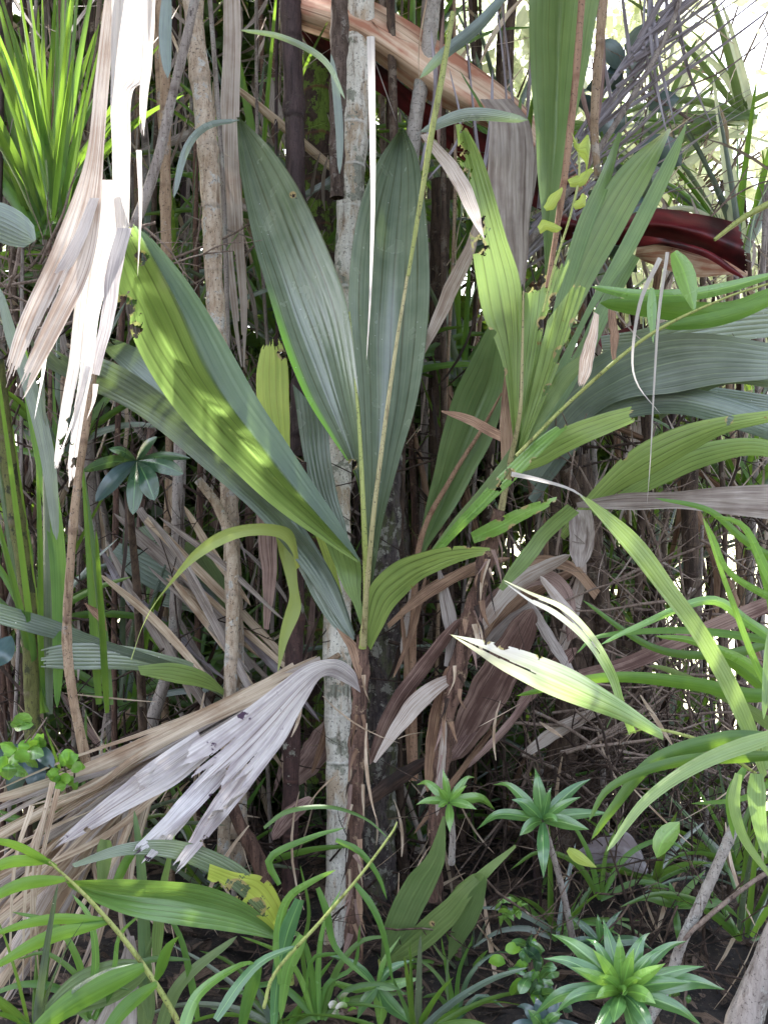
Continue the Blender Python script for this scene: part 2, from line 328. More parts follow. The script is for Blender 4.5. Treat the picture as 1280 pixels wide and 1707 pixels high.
M = dict(
    palm=leafmat('palm_blade', (.08, .12, .108), (.145, .195, .175), veins=7, vein=.5, trf=.1, rough=.21, specks=1, spec=1.),
    palmL=leafmat('palm_blade_pale_edge', (.08, .12, .108), (.145, .195, .175), veins=7, vein=.5, trf=.12, rough=.21, specks=1, spec=1., edge=(.06, .17, (.2, .42, .06), .38, .97)),
    under=leafmat('blade_underside', (.13, .21, .065), (.19, .28, .09), veins=6, vein=.2, trf=.32, rough=.45, tr=(.28, .44, .11)),
    underf=leafmat('folded_blade', (.13, .21, .065), (.2, .29, .095), veins=8, vein=.16, trf=.34, rough=.4, tr=(.28, .44, .11), fold=(.64, (.07, .11, .09), (.12, .165, .135))),
    blue=leafmat('blue_green_blade', (.07, .1, .1), (.15, .2, .2), veins=9, vein=1.35, trf=.08, rough=.32, spec=.8),
    green=leafmat('green_blade', (.07, .13, .055), (.13, .2, .09), veins=9, vein=.65, trf=.25, rough=.38, tr=(.25, .38, .1)),
    lobe=leafmat('long_lobe_blade', (.1, .18, .065), (.17, .26, .1), veins=5, vein=.45, trf=.34, rough=.34, tr=(.28, .42, .12)),
    chewed=leafmat('chewed_blade', (.12, .195, .06), (.18, .265, .085), veins=5, vein=.25, trf=.28, rough=.38, spots=.05, tr=(.28, .42, .11)),
    yellow=leafmat('yellowing_blade', (.26, .36, .06), (.36, .44, .1), veins=5, vein=.7, trf=.35, rough=.45, tr=(.45, .55, .1)),
    arch=leafmat('arching_yellow_blade', (.24, .3, .08), (.34, .38, .13), veins=5, vein=.65, trf=.3, rough=.42, tr=(.42, .5, .12), spots=.03, tipc=(.97, .9, (.24, .3, .08))),
    grass=leafmat('grass_blade', (.04, .12, .022), (.085, .2, .045), trf=.35, rough=.4, fibre=14),
    grassd=leafmat('dark_grass_blade', (.035, .09, .02), (.07, .15, .035), trf=.25, rough=.38, fibre=14),
    fresh=leafmat('fresh_blade', (.1, .22, .055), (.16, .32, .09), trf=.28, rough=.24, fibre=10, spec=.9, midrib=(.5, .05, (.2, .4, .08))),
    ros=leafmat('rosette_blade', (.045, .13, .05), (.09, .21, .09), trf=.2, rough=.2, fibre=10, spec=1., midrib=(.5, .05, (.16, .32, .1))),
    cane=leafmat('broad_grass_blade', (.15, .24, .1), (.24, .35, .17), trf=.3, rough=.36, fibre=20, veins=6, vein=.75, spots=.0, spec=.6),
    whitegreen=leafmat('glare_white_blade', (.12, .24, .08), (.3, .42, .26), trf=.3, rough=.42, fibre=18, tipc=(.3, .7, (.66, .6, .58)), veins=4, vein=.55),  # pale tip colour imitates blades blown white by light from above
    leather=leafmat('leathery_leaf', (.02, .06, .035), (.045, .1, .06), trf=.08, rough=.25, fibre=6, spec=.8, midrib=(.5, .04, (.1, .2, .08))),
    leatherb=leafmat('blue_leathery_leaf', (.03, .06, .08), (.06, .11, .13), trf=.05, rough=.3, fibre=6, spec=.8),
    vine=leafmat('vine_leaf', (.1, .25, .04), (.16, .36, .06), trf=.4, rough=.5, fibre=5),
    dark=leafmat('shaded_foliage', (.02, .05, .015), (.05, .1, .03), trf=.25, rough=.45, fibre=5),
    far=leafmat('haze_pale_foliage', (.3, .36, .27), (.44, .48, .4), trf=.5, tr=(.5, .55, .42), rough=.5, fibre=4),  # leaf colour whitened to stand in for haze and overexposure
    white=deadmat('glare_white_dead_blade', (.78, .76, .74), (.88, .86, .85), (.68, .64, .62), trf=.5, spots=.02, rough=.6),  # pale dead leaf, whitened further to imitate blown-out sun
    pinkdead=deadmat('pink_dead_blade', (.5, .44, .39), (.68, .62, .57), (.36, .28, .23), trf=.25, spots=.03, rough=.6),
    lilac=deadmat('lilac_dead_blade', (.6, .57, .58), (.8, .78, .78), (.46, .42, .44), trf=.3, spots=.135, spots_sc=17., spotc=(.07, .04, .07), rough=.65, fibre=45),
    tan=deadmat('tan_dead_leaflet', (.5, .4, .29), (.7, .6, .47), (.34, .24, .16), rough=.65, fibre=14),
    grey=deadmat('grey_dead_blade', (.3, .26, .23), (.44, .4, .37), (.22, .18, .16), rough=.7, fibre=25),
    silver=deadmat('silver_leaflet', (.26, .24, .27), (.4, .38, .42), (.2, .17, .18), rough=.55, fibre=8),
    brown=deadmat('brown_dead_blade', (.24, .15, .125), (.42, .31, .27), (.13, .075, .065), rough=.7, spots=.03),
    rust=deadmat('rust_dead_blade', (.3, .18, .11), (.46, .32, .22), (.16, .09, .06), rough=.65),
    scrap=deadmat('shade_dark_scrap', (.035, .02, .014), (.09, .055, .04), (.02, .013, .01), rough=.75, fibre=8),  # decayed scraps, also darkened in colour to stand in for undergrowth shade
    duskt=barkmat('shade_dark_twig', (.022, .015, .012), (.075, .05, .038), (.18, .14, .11), pf=.62),  # twig colour darkened to stand in for deep thicket shade
    red=deadmat('red_sheath', (.1, .01, .014), (.2, .025, .03), (.03, .006, .008), rough=.42, trf=.02, fibre=3),
    peach=deadmat('peach_sheath', (.56, .38, .26), (.7, .54, .4), (.42, .19, .12), rough=.7, trf=.05, fibre=30, spots=.12, spotc=(.2, .1, .06), spots_sc=12.),
    litter=deadmat('litter', (.06, .04, .028), (.2, .14, .1), (.025, .018, .014), rough=.8, trf=0),
    wood=barkmat('white_bark', (.62, .59, .51), (.8, .78, .7), (.42, .43, .35), pf=.56, pscale=13, rings=8, ringc=(.8, .78, .72), c4=(.5, .4, .29)),
    wood2=barkmat('tan_bark', (.3, .22, .15), (.5, .42, .33), (.55, .53, .48), pf=.56, pscale=20, rings=6, ringc=(.3, .25, .2)),
    ringed=barkmat('ringed_bark', (.3, .27, .24), (.45, .42, .38), (.5, .5, .46), pf=.55, rings=38, ringc=(.56, .52, .48)),
    darkst=barkmat('dark_cane', (.035, .022, .022), (.085, .055, .055), (.1, .08, .07), pf=.6, rings=4.2, ringc=(.02, .012, .012), stretch=.12, rough=.6),
    darkpatch=barkmat('dark_cane_with_lichen', (.035, .02, .02), (.09, .05, .045), (.4, .4, .34), pf=.61, pscale=22, rings=7, ringc=(.12, .06, .05), rough=.7),
    rough=barkmat('rough_bark', (.06, .04, .03), (.16, .12, .1), (.28, .25, .22), pf=.58, pscale=40, bump=1.),
    lich=barkmat('lichen_bark', (.03, .025, .028), (.12, .1, .095), (.36, .36, .31), pf=.54, pscale=30, bump=1., c4=(.09, .1, .05)),
    mossy=barkmat('mossy_trunk', (.035, .025, .02), (.09, .06, .045), (.16, .26, .04), pf=.5, pscale=16, rings=7, ringc=(.16, .07, .04)),
    palmst=barkmat('palm_stem', (.05, .028, .022), (.2, .12, .09), (.34, .24, .16), pf=.58, pscale=35, stretch=.1, bump=1.),
    tanst=barkmat('tan_stem', (.24, .16, .1), (.38, .28, .19), (.42, .36, .3), pf=.58, rings=5, ringc=(.16, .1, .07), stretch=.15),
    greyst=barkmat('grey_stem', (.2, .17, .15), (.34, .3, .27), (.4, .38, .34), pf=.58, rings=3, ringc=(.14, .11, .1), stretch=.15),
    brownst=barkmat('brown_stem', (.035, .024, .018), (.13, .09, .065), (.22, .18, .14), pf=.58, rings=5, ringc=(.05, .03, .025), stretch=.15),
    orange=barkmat('orange_cane', (.24, .14, .09), (.36, .23, .15), None, rings=4, ringc=(.2, .1, .06), stretch=.1),
    greenst=barkmat('green_stem', (.09, .1, .03), (.15, .16, .05), (.06, .07, .03), pf=.55, rings=5, ringc=(.15, .13, .08), stretch=.2),
    olive=barkmat('olive_rachis', (.3, .28, .13), (.42, .38, .2), None, stretch=.1, rough=.45, bump=.1),
    rachis=barkmat('green_rachis', (.3, .36, .1), (.38, .42, .14), None, stretch=.1, rough=.45, bump=.1),
    twig=barkmat('twig_bark', (.14, .1, .08), (.27, .21, .17), (.33, .3, .26), pf=.6),
)
# ---------------- the central palm ----------------
cp = thing('understory_palm', 'central palm with upright grey-green two-lobed pleated blades on a reddish stem', 'palm', (594, 1600, 2.42))
tube('stem', [(588, 1620, 2.42), (590, 1480, 2.42), (594, 1330, 2.41), (598, 1200, 2.4), (604, 1060, 2.38)], [15, 13, 13, 14, 12], M['palmst'], cp, rough=.3, rings=0)
tube('petiole', [(604, 1080, 2.37), (610, 1000, 2.34), (607, 880, 2.3), (598, 700, 2.33), (582, 520, 2.42)], [7, 5, 4.5, 3, 1.5], M['rachis'], cp)
tube('petiole', [(606, 1075, 2.36), (612, 980, 2.3), (626, 830, 2.26), (660, 580, 2.32), (690, 400, 2.4), (716, 270, 2.5)], [6, 4.5, 4, 3, 2.2, 1], M['olive'], cp)
loft('leaf', [setd([(395, 195), (401, 290), (424, 400), (452, 500), (478, 590), (508, 660), (552, 730), (590, 790), (602, 840), (607, 880)], 2.8, 2.3, 2),
              setd([(397, 195), (424, 300), (468, 420), (510, 540), (545, 640), (580, 740), (603, 820), (608, 880)], 2.84, 2.34, 1.8),
              setd([(400, 196), (455, 252), (508, 330), (548, 420), (578, 505), (591, 600), (600, 700), (606, 800), (609, 880)], 2.8, 2.3, 2.1)],
     M['palmL'], cp, pleat=.1, npl=13, smooth=True, bites=[(489, 325, 4), (586, 775, 7)])
loft('leaf', [setd([(668, 213), (630, 268), (604, 330), (588, 420), (582, 520), (590, 620), (600, 720), (607, 820), (611, 920), (612, 1000)], 2.84, 2.33, 2.2),
              setd([(670, 213), (662, 300), (650, 420), (640, 560), (636, 700), (626, 830), (616, 930), (614, 1000)], 2.9, 2.36, 1.9),
              setd([(673, 213), (697, 268), (713, 370), (716, 480), (709, 580), (691, 680), (665, 765), (640, 860), (627, 940), (616, 1000)], 2.8, 2.32, 2)],
     M['palm'], cp, pleat=.1, npl=15, smooth=True)
loft('leaf', [[(160, 376, 1.95), (172, 440), (180, 490), (214, 520), (222, 560), (268, 645), (320, 715), (390, 785), (470, 855), (540, 903), (597, 938, 2.3)],
              [(185, 372, 1.98), (215, 440, 2.08), (250, 520, 2.14), (300, 610, 2.18), (370, 700, 2.22), (450, 790, 2.26), (530, 870, 2.28), (598, 936, 2.3)],
              [(222, 368, 1.93), (262, 440, 1.98), (310, 530, 2.04), (362, 640, 2.1), (440, 750, 2.17), (520, 848, 2.22), (599, 936, 2.3)],
              [(235, 376, 1.99), (285, 432, 2.06), (330, 495, 2.12), (390, 590, 2.16), (452, 700, 2.2), (515, 795, 2.24), (565, 870, 2.27), (601, 935, 2.3)]],
     M['underf'], cp, d=(1.95, 2.3), pleat=.1, npl=12, bites=[(205, 512, 16), (172, 480, 14), (226, 548, 9), (165, 375, 13), (212, 372, 8), (162, 420, 9), (236, 428, 8)], rag0=.03)
loft('leaf', [[(540, 900, 2.33), (556, 940), (572, 975), (588, 1005), (600, 1040)],
              [(600, 930, 2.3), (602, 960), (603, 990), (604, 1015), (603, 1042)]], M['under'], cp, d=2.34, pleat=.15, npl=6)
loft('leaf', [[(30, 548, 2.15), (60, 600), (130, 640), (230, 690), (330, 770), (420, 850), (490, 930), (540, 1000), (588, 1068, 2.38)],
              [(100, 585, 2.15), (190, 640, 2.25), (300, 710, 2.3), (400, 800, 2.34), (480, 880, 2.38), (540, 960, 2.4), (590, 1066, 2.38)],
              [(110, 578, 2.2), (200, 610), (300, 680), (400, 780), (490, 875), (552, 960), (591, 1064, 2.38)]],
     M['blue'], cp, d=(2.2, 2.42), pleat=.1, npl=7, rag0=.06)
loft('leaf', [[(150, 562, 2.35), (190, 600), (260, 670), (350, 760), (450, 870), (540, 990), (590, 1060)],
              [(165, 556, 2.35), (240, 588), (330, 665), (420, 770), (500, 870), (560, 970), (592, 1058)]], M['blue'], cp, d=2.44, pleat=.1, npl=6, rag0=.05)
loft('leaf', [[(470, 872, 2.42), (490, 930), (515, 985), (548, 1035), (583, 1070)],
              [(492, 868, 2.42), (520, 910), (548, 950), (572, 1000), (586, 1068)]], M['palm'], cp, d=2.4, pleat=.1, npl=5)
loft('leaf', [[(440, 562, 2.5), (428, 620), (432, 680), (450, 740), (478, 800), (520, 880), (580, 1050)],
              [(466, 560, 2.5), (480, 610), (484, 690), (486, 760), (505, 820), (545, 900), (586, 1050)]],
     M['yellow'], cp, d=2.5, pleat=.1, npl=4, rag0=.03, bites=[(448, 548, 8), (470, 590, 6)])
loft('leaf', [[(488, 640, 2.6), (500, 720), (515, 800), (545, 880), (590, 1000)],
              [(545, 700, 2.6), (552, 760), (562, 820), (580, 900), (600, 1000)]], M['palm'], cp, d=2.6, pleat=.1, npl=6)
loft('leaf', [[(218, 1100, 2.1), (236, 1050), (262, 1005), (312, 948), (362, 912), (412, 894), (462, 896), (486, 918), (494, 950)],
              [(220, 1100, 2.1), (240, 1040), (272, 988), (318, 925), (362, 888), (412, 874), (462, 875), (490, 890), (500, 945)]],
     M['arch'], cp, d=(2.1, 2.38), belly=.1, pleat=.1, npl=4)
loft('leaf', [[(458, 885, 2.4), (468, 930), (478, 970), (480, 1000), (468, 1050), (463, 1118)],
              [(490, 890, 2.4), (494, 940), (497, 985), (500, 1020), (484, 1060), (464, 1120)]], M['arch'], cp, d=2.4, belly=.15)
loft('leaf', [[(608, 1072, 2.36), (608, 1020), (618, 975), (652, 940), (700, 921), (760, 910), (816, 913)],
              [(612, 1074, 2.36), (622, 1040), (640, 995), (680, 962), (730, 938), (775, 925), (816, 919)],
              [(618, 1084, 2.36), (635, 1052), (658, 1010), (700, 968), (740, 948), (780, 932), (816, 923)]],
     M['chewed'], cp, d=(2.36, 2.15), pleat=.06, npl=6, bites=[(780, 906, 6), (812, 926, 5), (750, 908, 4)])
loft('leaf', [[(566, 1050, 2.36), (590, 1070), (604, 1100), (602, 1130)], [(560, 1045, 2.36), (580, 1085), (592, 1115), (598, 1132)]], M['rust'], cp, d=2.37)
dl = loft('dead_leaf', [[(600, 1150, 2.38), (590, 1118), (560, 1099), (510, 1110), (450, 1152), (370, 1208), (295, 1252), (222, 1290, 1.95)],
              [(601, 1152, 2.38), (585, 1126), (552, 1108), (505, 1130), (450, 1182), (385, 1240), (325, 1290), (265, 1345, 1.95)],
              [(602, 1154, 2.38), (580, 1133), (545, 1118), (506, 1152), (460, 1210), (410, 1268), (360, 1325), (318, 1385, 1.95)],
              [(603, 1156, 2.38), (578, 1140), (540, 1128), (512, 1168), (478, 1228), (440, 1280), (402, 1325), (372, 1360, 1.98)]],
     M['lilac'], cp, d=(2.38, 1.93), pleat=.22, npl=13, belly=-.06, rag=.3, ns=5, slits=[(.28, .62, .05), (.5, .7, .06), (.72, .6, .06)])
dl['_o'] = cp['_o']
for q, sl in (([[(330, 1218), (262, 1262), (205, 1310), (140, 1362), (78, 1420)], [(350, 1262), (290, 1310), (225, 1345), (150, 1385), (80, 1424)]], 4),
          ([[(300, 1245), (235, 1285), (214, 1290)], [(290, 1280), (240, 1318), (222, 1318)]], 2),
          ([[(360, 1265), (310, 1320), (260, 1375), (205, 1432)], [(385, 1290), (335, 1345), (270, 1398), (212, 1436)]], 3),
          ([[(330, 1310), (290, 1360), (262, 1400), (232, 1445)], [(350, 1325), (312, 1372), (276, 1410), (236, 1447)]], 2),
          ([[(400, 1270), (352, 1340), (315, 1400), (270, 1468)], [(440, 1280), (392, 1345), (345, 1400), (280, 1474)]], 3),
          ([[(380, 1330), (352, 1362), (330, 1375)], [(392, 1335), (372, 1358), (412, 1312)]], 2)):
    loft('strip', q, M['lilac'], dl, d=(2.08, 1.84), pleat=.2, npl=sl, rag=.2, ns=3, bites=[(q[1][-2][0], q[1][-2][1], 6)])

# ---------------- the palm with chewed blades ----------------
rp = thing('understory_palm', 'palm on a flaking dark brown stem with chewed yellow-green blades and long forked tips', 'palm', (728, 1420, 2.45))
tube('stem', [(722, 1500, 2.45), (730, 1330, 2.45), (748, 1180, 2.43), (778, 1060, 2.42), (806, 950, 2.4), (832, 850, 2.38)], [13, 13, 14, 16, 14, 12], M['palmst'], rp, rough=.35, rings=0)
tube('petiole', [(835, 850, 2.38), (848, 780, 2.36), (866, 690, 2.3), (870, 600, 2.29), (872, 485, 2.27)], [6, 5, 3.4, 2.4, 1.4], M['olive'], rp)
loft('leaf', [[(759, 208, 2.3), (770, 302), (784, 400), (803, 517), (825, 569), (842, 630), (857, 745, 2.34)],
              [(768, 206, 2.36), (796, 300, 2.33), (822, 400, 2.32), (842, 490, 2.32), (853, 600, 2.34), (859, 748, 2.35)],
              [(778, 214, 2.3), (807, 272), (842, 390), (866, 465), (871, 540), (866, 640), (860, 752, 2.34)]],
     M['chewed'], rp, d=(2.3, 2.34), pleat=.14, npl=7, wob=0, bites=[(760, 255, 12), (772, 292, 10), (774, 330, 11), (790, 378, 14), (798, 410, 10), (782, 205, 11), (806, 250, 6), (815, 555, 7), (838, 620, 5)])
loft('leaf', [[(873, 480, 2.28), (873, 540), (867, 640), (860, 752, 2.34)],
              [(912, 445, 2.3), (900, 520), (885, 600), (873, 680), (861, 754, 2.36)],
              [(953, 428, 2.28), (934, 478), (909, 532), (897, 600), (878, 680), (862, 756, 2.34)]],
     M['chewed'], rp, d=(2.28, 2.34), pleat=.14, npl=5, wob=0, rag0=.03, bites=[(893, 465, 14), (880, 476, 9), (928, 424, 10), (925, 500, 9), (905, 538, 8)])
loft('leaf', [[(912, 534, 2.29), (897, 600), (878, 680), (862, 756, 2.34)],
              [(958, 472, 2.28), (936, 550), (915, 620), (886, 700), (863, 760, 2.35)],
              [(976, 480, 2.26), (949, 558), (930, 612), (910, 662), (884, 720), (864, 765, 2.34)]],
     M['chewed'], rp, d=(2.28, 2.34), pleat=.14, npl=4, wob=0, bites=[(938, 592, 13), (958, 540, 7), (960, 470, 7), (916, 650, 8)])
for q in ([[(1116, 213, 2.55), (1044, 268), (1000, 325), (963, 400), (930, 500), (880, 640), (850, 780)], [(1118, 216, 2.6), (1084, 298), (1044, 372), (1000, 450), (960, 530), (915, 640), (856, 780)]],
          [[(1142, 206, 2.55), (1094, 290), (1048, 378), (1004, 460), (962, 545), (905, 660), (855, 785)], [(1144, 210, 2.55), (1127, 272), (1096, 342), (1052, 425), (1000, 497), (965, 562), (920, 680), (862, 785)]],
          [[(1050, 420, 2.6), (1000, 500), (955, 590), (905, 680), (860, 770)], [(1066, 430, 2.6), (1020, 520), (980, 600), (930, 690), (866, 775)]],
          [[(1030, 220, 2.7), (1000, 290), (960, 380), (920, 520), (860, 770)], [(1036, 222, 2.7), (1015, 310), (985, 390), (945, 510), (866, 775)]]):
    loft('leaf', q, M['lobe'], rp, d=(2.55, 2.4), pleat=.16, npl=6, belly=.06, wob=1.5)
loft('leaf', [[(1056, 676, 2.1), (1000, 690), (940, 712), (890, 742), (850, 772, 2.33)], [(1060, 702, 2.1), (1000, 728), (950, 752), (905, 776), (858, 790, 2.33)]],
     M['chewed'], rp, d=(2.1, 2.33), pleat=.15, npl=5, rag0=.03, bites=[(1056, 690, 5), (985, 745, 4)])
loft('leaf', [[(940, 702, 2.15), (900, 728), (860, 765), (800, 825), (750, 880), (716, 925, 2.36)], [(945, 712, 2.15), (905, 752), (862, 798), (810, 845), (765, 888), (722, 935, 2.36)]],
     M['fresh'], rp, d=(2.15, 2.36), pleat=.15, npl=4, bites=[(868, 742, 8), (850, 790, 7), (824, 806, 8), (935, 705, 6), (890, 770, 5)])
loft('leaf', [[(978, 585, 2.3), (930, 620), (895, 680), (820, 790), (760, 860), (712, 925, 2.4)], [(985, 600, 2.3), (950, 640), (900, 712), (830, 812), (775, 875), (718, 930, 2.4)]],
     M['green'], rp, d=(2.3, 2.4), pleat=.1, npl=4)
loft('leaf', [[(928, 828, 2.25), (890, 838), (860, 850), (820, 868), (784, 888, 2.36)], [(925, 838, 2.25), (895, 856), (865, 872), (830, 892), (790, 906, 2.36)]],
     M['fresh'], rp, d=(2.25, 2.36), bites=[(905, 828, 7), (872, 840, 6), (900, 860, 6), (855, 882, 6), (832, 862, 5), (925, 842, 5), (815, 902, 5)])
loft('leaf', [[(945, 840, 2.35), (900, 880), (860, 930), (830, 980)], [(965, 855, 2.35), (915, 900), (880, 945), (838, 985)]], M['chewed'], rp, d=2.38, pleat=.1, npl=4)
loft('dead_leaf', [[(845, 560, 2.4), (838, 640), (834, 720), (836, 800)], [(856, 580, 2.4), (862, 650), (856, 730), (848, 800)]], M['rust'], rp, d=2.4, rag0=.2)

# ---------------- further broad palms ----------------
bp1 = thing('understory_palm', 'low palm whose broad yellow-green fan with a yellow midrib stands between the two taller palms', 'palm', (690, 1300, 2.65))
tube('petiole', [(690, 1300, 2.65), (688, 1080, 2.64), (700, 905, 2.62), (750, 800, 2.6), (800, 720, 2.58), (836, 655, 2.55)], [7, 6, 5, 4, 3, 1.5], M['orange'], bp1)
loft('leaf', [[(818, 535, 2.52), (792, 585), (765, 640), (742, 710), (722, 790), (706, 860), (692, 935)],
              [(832, 560, 2.52), (815, 640, 2.6), (780, 730, 2.62), (745, 820, 2.63), (715, 890, 2.63), (694, 938, 2.62)],
              [(838, 575, 2.52), (842, 650), (826, 720), (790, 790), (755, 850), (720, 900), (697, 940)]],
     M['green'], bp1, d=(2.55, 2.62), pleat=.12, npl=9)
tube('petiole', [(684, 1300, 2.66), (676, 1130, 2.66), (690, 1000, 2.66)], [4, 3.5, 3], M['rust'], bp1)
bp2 = thing('understory_palm', 'palm with wide blue-green pleated blades lying sideways below the curled red sheath', 'palm', (1000, 1250, 2.9))
tube('stem', [(1005, 1250, 2.9), (1010, 1080, 2.88), (985, 900, 2.82), (940, 780, 2.75)], [16, 15, 13, 10], M['brownst'], bp2, rough=.1, rings=5)
def pl(r, m, d, **k): return loft('leaf', r, M[m], bp2, d=d, pleat=k.pop('pleat', .09), npl=k.pop('npl', 9), **k)
pl([[(870, 790), (920, 660), (1000, 590), (1090, 560), (1180, 556), (1282, 572)], [(880, 800), (960, 690), (1030, 640), (1110, 612), (1190, 600), (1282, 604)], [(890, 810), (980, 700), (1040, 665), (1120, 655), (1200, 640), (1284, 632)]], 'blue', (2.7, 2.35), smooth=True)
pl([[(880, 830), (950, 720), (1030, 665), (1110, 645), (1190, 655), (1300, 690)], [(890, 840), (970, 740), (1040, 700), (1120, 690), (1190, 705), (1300, 740)]], 'blue', (2.75, 2.4), belly=.12)
pl([[(940, 700), (1000, 650), (1060, 638), (1150, 640), (1290, 660)], [(945, 715), (1010, 690), (1070, 672), (1150, 672), (1290, 690)]], 'palm', (2.8, 2.6))
pl([[(930, 890), (1000, 800), (1060, 745), (1130, 712), (1200, 695), (1300, 682)], [(940, 900), (1015, 830), (1080, 795), (1150, 755), (1210, 722), (1300, 700)]], 'chewed', (2.6, 2.25), belly=.1, bites=[(1040, 760, 5), (1215, 700, 5)])
pl([[(985, 850), (1080, 790), (1150, 745), (1230, 730), (1300, 735)], [(990, 860), (1090, 815), (1170, 780), (1240, 760), (1300, 765)]], 'chewed', (2.6, 2.4), belly=.1)
pl([[(1000, 560), (1070, 548), (1160, 520), (1300, 505)], [(1005, 590), (1080, 590), (1170, 575), (1300, 560)]], 'palm', (2.9, 2.7))
pl([[(1090, 640), (1150, 600), (1220, 590), (1300, 600)], [(1100, 700), (1160, 660), (1220, 640), (1300, 650)]], 'blue', (2.6, 2.4), belly=.15)
bp3 = thing('understory_palm', 'palm behind, seen only as one long narrow green blade hanging from the top edge', 'palm', (930, 1100, 2.95))
tube('stem', [(930, 1100, 2.95), (925, 800, 2.9), (914, 640, 2.8), (908, 470, 2.6)], [12, 9, 6, 3], M['brownst'], bp3)
loft('leaf', [[(878, -40, 2.3), (884, 80), (888, 180), (896, 300), (906, 400), (908, 478)], [(935, -40, 2.36), (930, 100, 2.42), (924, 220, 2.44), (916, 340, 2.46), (909, 480, 2.5)], [(1004, -40, 2.3), (988, 70), (965, 170), (942, 270), (924, 380), (910, 480)]],
     M['green'], bp3, d=(2.3, 2.5), pleat=.1, npl=9)
bp4 = thing('understory_palm', 'palm behind the pale trunk with narrow drooping green blades crossing low among dead leaves', 'palm', (330, 1300, 2.9))
tube('stem', [(330, 1300, 2.9), (345, 1180, 2.9), (380, 1110, 2.85)], [9, 8, 6], M['brownst'], bp4)
loft('leaf', [[(-20, 1000, 2.2), (80, 1030), (180, 1068), (290, 1105), (350, 1135), (385, 1168, 2.6)], [(-20, 1035, 2.2), (70, 1060), (160, 1082), (260, 1108), (330, 1135), (384, 1170, 2.6)]], M['palm'], bp4, d=(2.2, 2.6), pleat=.1, npl=5)
loft('leaf', [[(60, 1085, 2.25), (120, 1072), (200, 1075), (270, 1090), (330, 1110), (388, 1165, 2.6)], [(60, 1112, 2.25), (130, 1116), (200, 1116), (270, 1124), (330, 1142), (388, 1170, 2.6)]], M['palm'], bp4, d=(2.25, 2.6), pleat=.1, npl=5, rag0=.05)
loft('leaf', [[(230, 1110, 2.3), (290, 1105), (340, 1120), (370, 1145), (390, 1165, 2.6)], [(235, 1125, 2.3), (290, 1138), (330, 1145), (365, 1155), (390, 1170, 2.6)]], M['chewed'], bp4, d=(2.3, 2.6))
for q in ([[(230, 880), (290, 950), (340, 1030), (400, 1120)], [(260, 870), (320, 930), (380, 1020), (420, 1110)]], [[(180, 930), (250, 980), (330, 1010), (400, 1100)], [(200, 905), (280, 935), (350, 985), (412, 1095)]], [[(270, 1010), (330, 1025), (380, 1065), (415, 1120)], [(280, 985), (350, 1000), (400, 1050), (420, 1115)]], [[(300, 905), (350, 1000), (385, 1070), (410, 1110)], [(335, 900), (380, 980), (405, 1060), (420, 1105)]]):
    loft('leaf', q, M['palm' if rng.random() < .6 else 'green'], bp4, d=2.85, pleat=.12, npl=6)

# ---------------- dead palm leaves and sheaths ----------------
t = thing('dead_palm_leaf', 'dead palm leaf coloured glare-white, hanging in torn strips from above the frame', 'dead leaf', (200, -60, 1.85))
WH = dict(pleat=.16)
loft('strip', [[(186, -60), (186, 60), (186, 200), (188, 310), (196, 400)], [(256, -60), (251, 60), (245, 130), (222, 156), (217, 260), (215, 400)]], M['white'], t, d=1.8, npl=5, rag=.06, ns=4, belly=.1, **WH)
loft('strip', [[(182, -60), (160, 120), (142, 260), (88, 410), (28, 550), (-4, 670)], [(200, -60), (184, 120), (172, 260), (158, 420), (110, 540), (26, 690)]], M['pinkdead'], t, d=(1.84, 1.75), npl=6, rag=.12, ns=7, slits=[(.5, .7, .1)], **WH)
loft('strip', [[(150, 300), (122, 390), (126, 500), (114, 600), (98, 700), (88, 800)], [(196, 300), (212, 385), (172, 500), (156, 600), (138, 700), (122, 820)]], M['white'], t, d=(1.82, 1.78), npl=5, rag=.15, ns=4, slits=[(.5, .6, .15)], bites=[(108, 735, 8), (128, 770, 7), (116, 700, 5)], **WH)
loft('strip', [[(196, 380), (176, 460), (166, 540), (150, 622)], [(220, 380), (200, 470), (188, 540), (166, 626)]], M['lilac'], t, d=1.8, npl=4, **WH)
loft('strip', [[(150, 330), (110, 420), (60, 500), (30, 560)], [(166, 330), (130, 430), (80, 500), (42, 566)]], M['white'], t, d=1.78, npl=3, rag=.1, **WH)
loft('strip', [[(236, -60), (240, 60), (232, 160), (236, 240)], [(262, -60), (258, 60), (246, 160), (240, 244)]], M['white'], t, d=1.83, npl=3, rag=.2, **WH)
for a, b in (((160, 640), (145, 700)), ((80, 540), (58, 700)), ((232, 250), (230, 460)), ((148, 610), (96, 770))):
    blade('strip', [a, ((a[0] + b[0]) / 2 + 4, (a[1] + b[1]) / 2), b], 9, M['white'], t, d=1.79, prof='spear', twist=1)
def dead(label, rails, m, d, name='dead_palm_leaf', cat='dead leaf', group=None, **k):
    o = loft(name, rails, M[m], None, d=d, **dict(dict(pleat=.14, npl=5), **k)); tag(o, label, cat, group); return o
dead('pale pink-grey dead blade hanging straight down between the mottled trunk and the dark cane', [[(372, -40), (372, 100), (366, 250), (370, 400), (386, 520), (402, 612)], [(400, -40), (402, 100), (400, 250), (406, 400), (412, 520), (408, 612)]], 'pinkdead', 2.9, slits=[(.5, .7, .12)])
dead('grey-pink dead blade draped over the peach sheath, wide and pleated', [[(800, 165), (815, 200), (812, 300), (826, 400), (850, 500)], [(852, 165), (884, 210), (888, 300), (882, 400), (872, 500)]], 'grey', (2.6, 2.5), npl=7, rag=.1)
dead('pink torn dead strip leaning out beside the chewed blade, purple at its upper end', [[(700, 225), (745, 290), (775, 350), (806, 398)], [(712, 222), (765, 275), (795, 340), (808, 400)]], 'pinkdead', (2.4, 2.15))
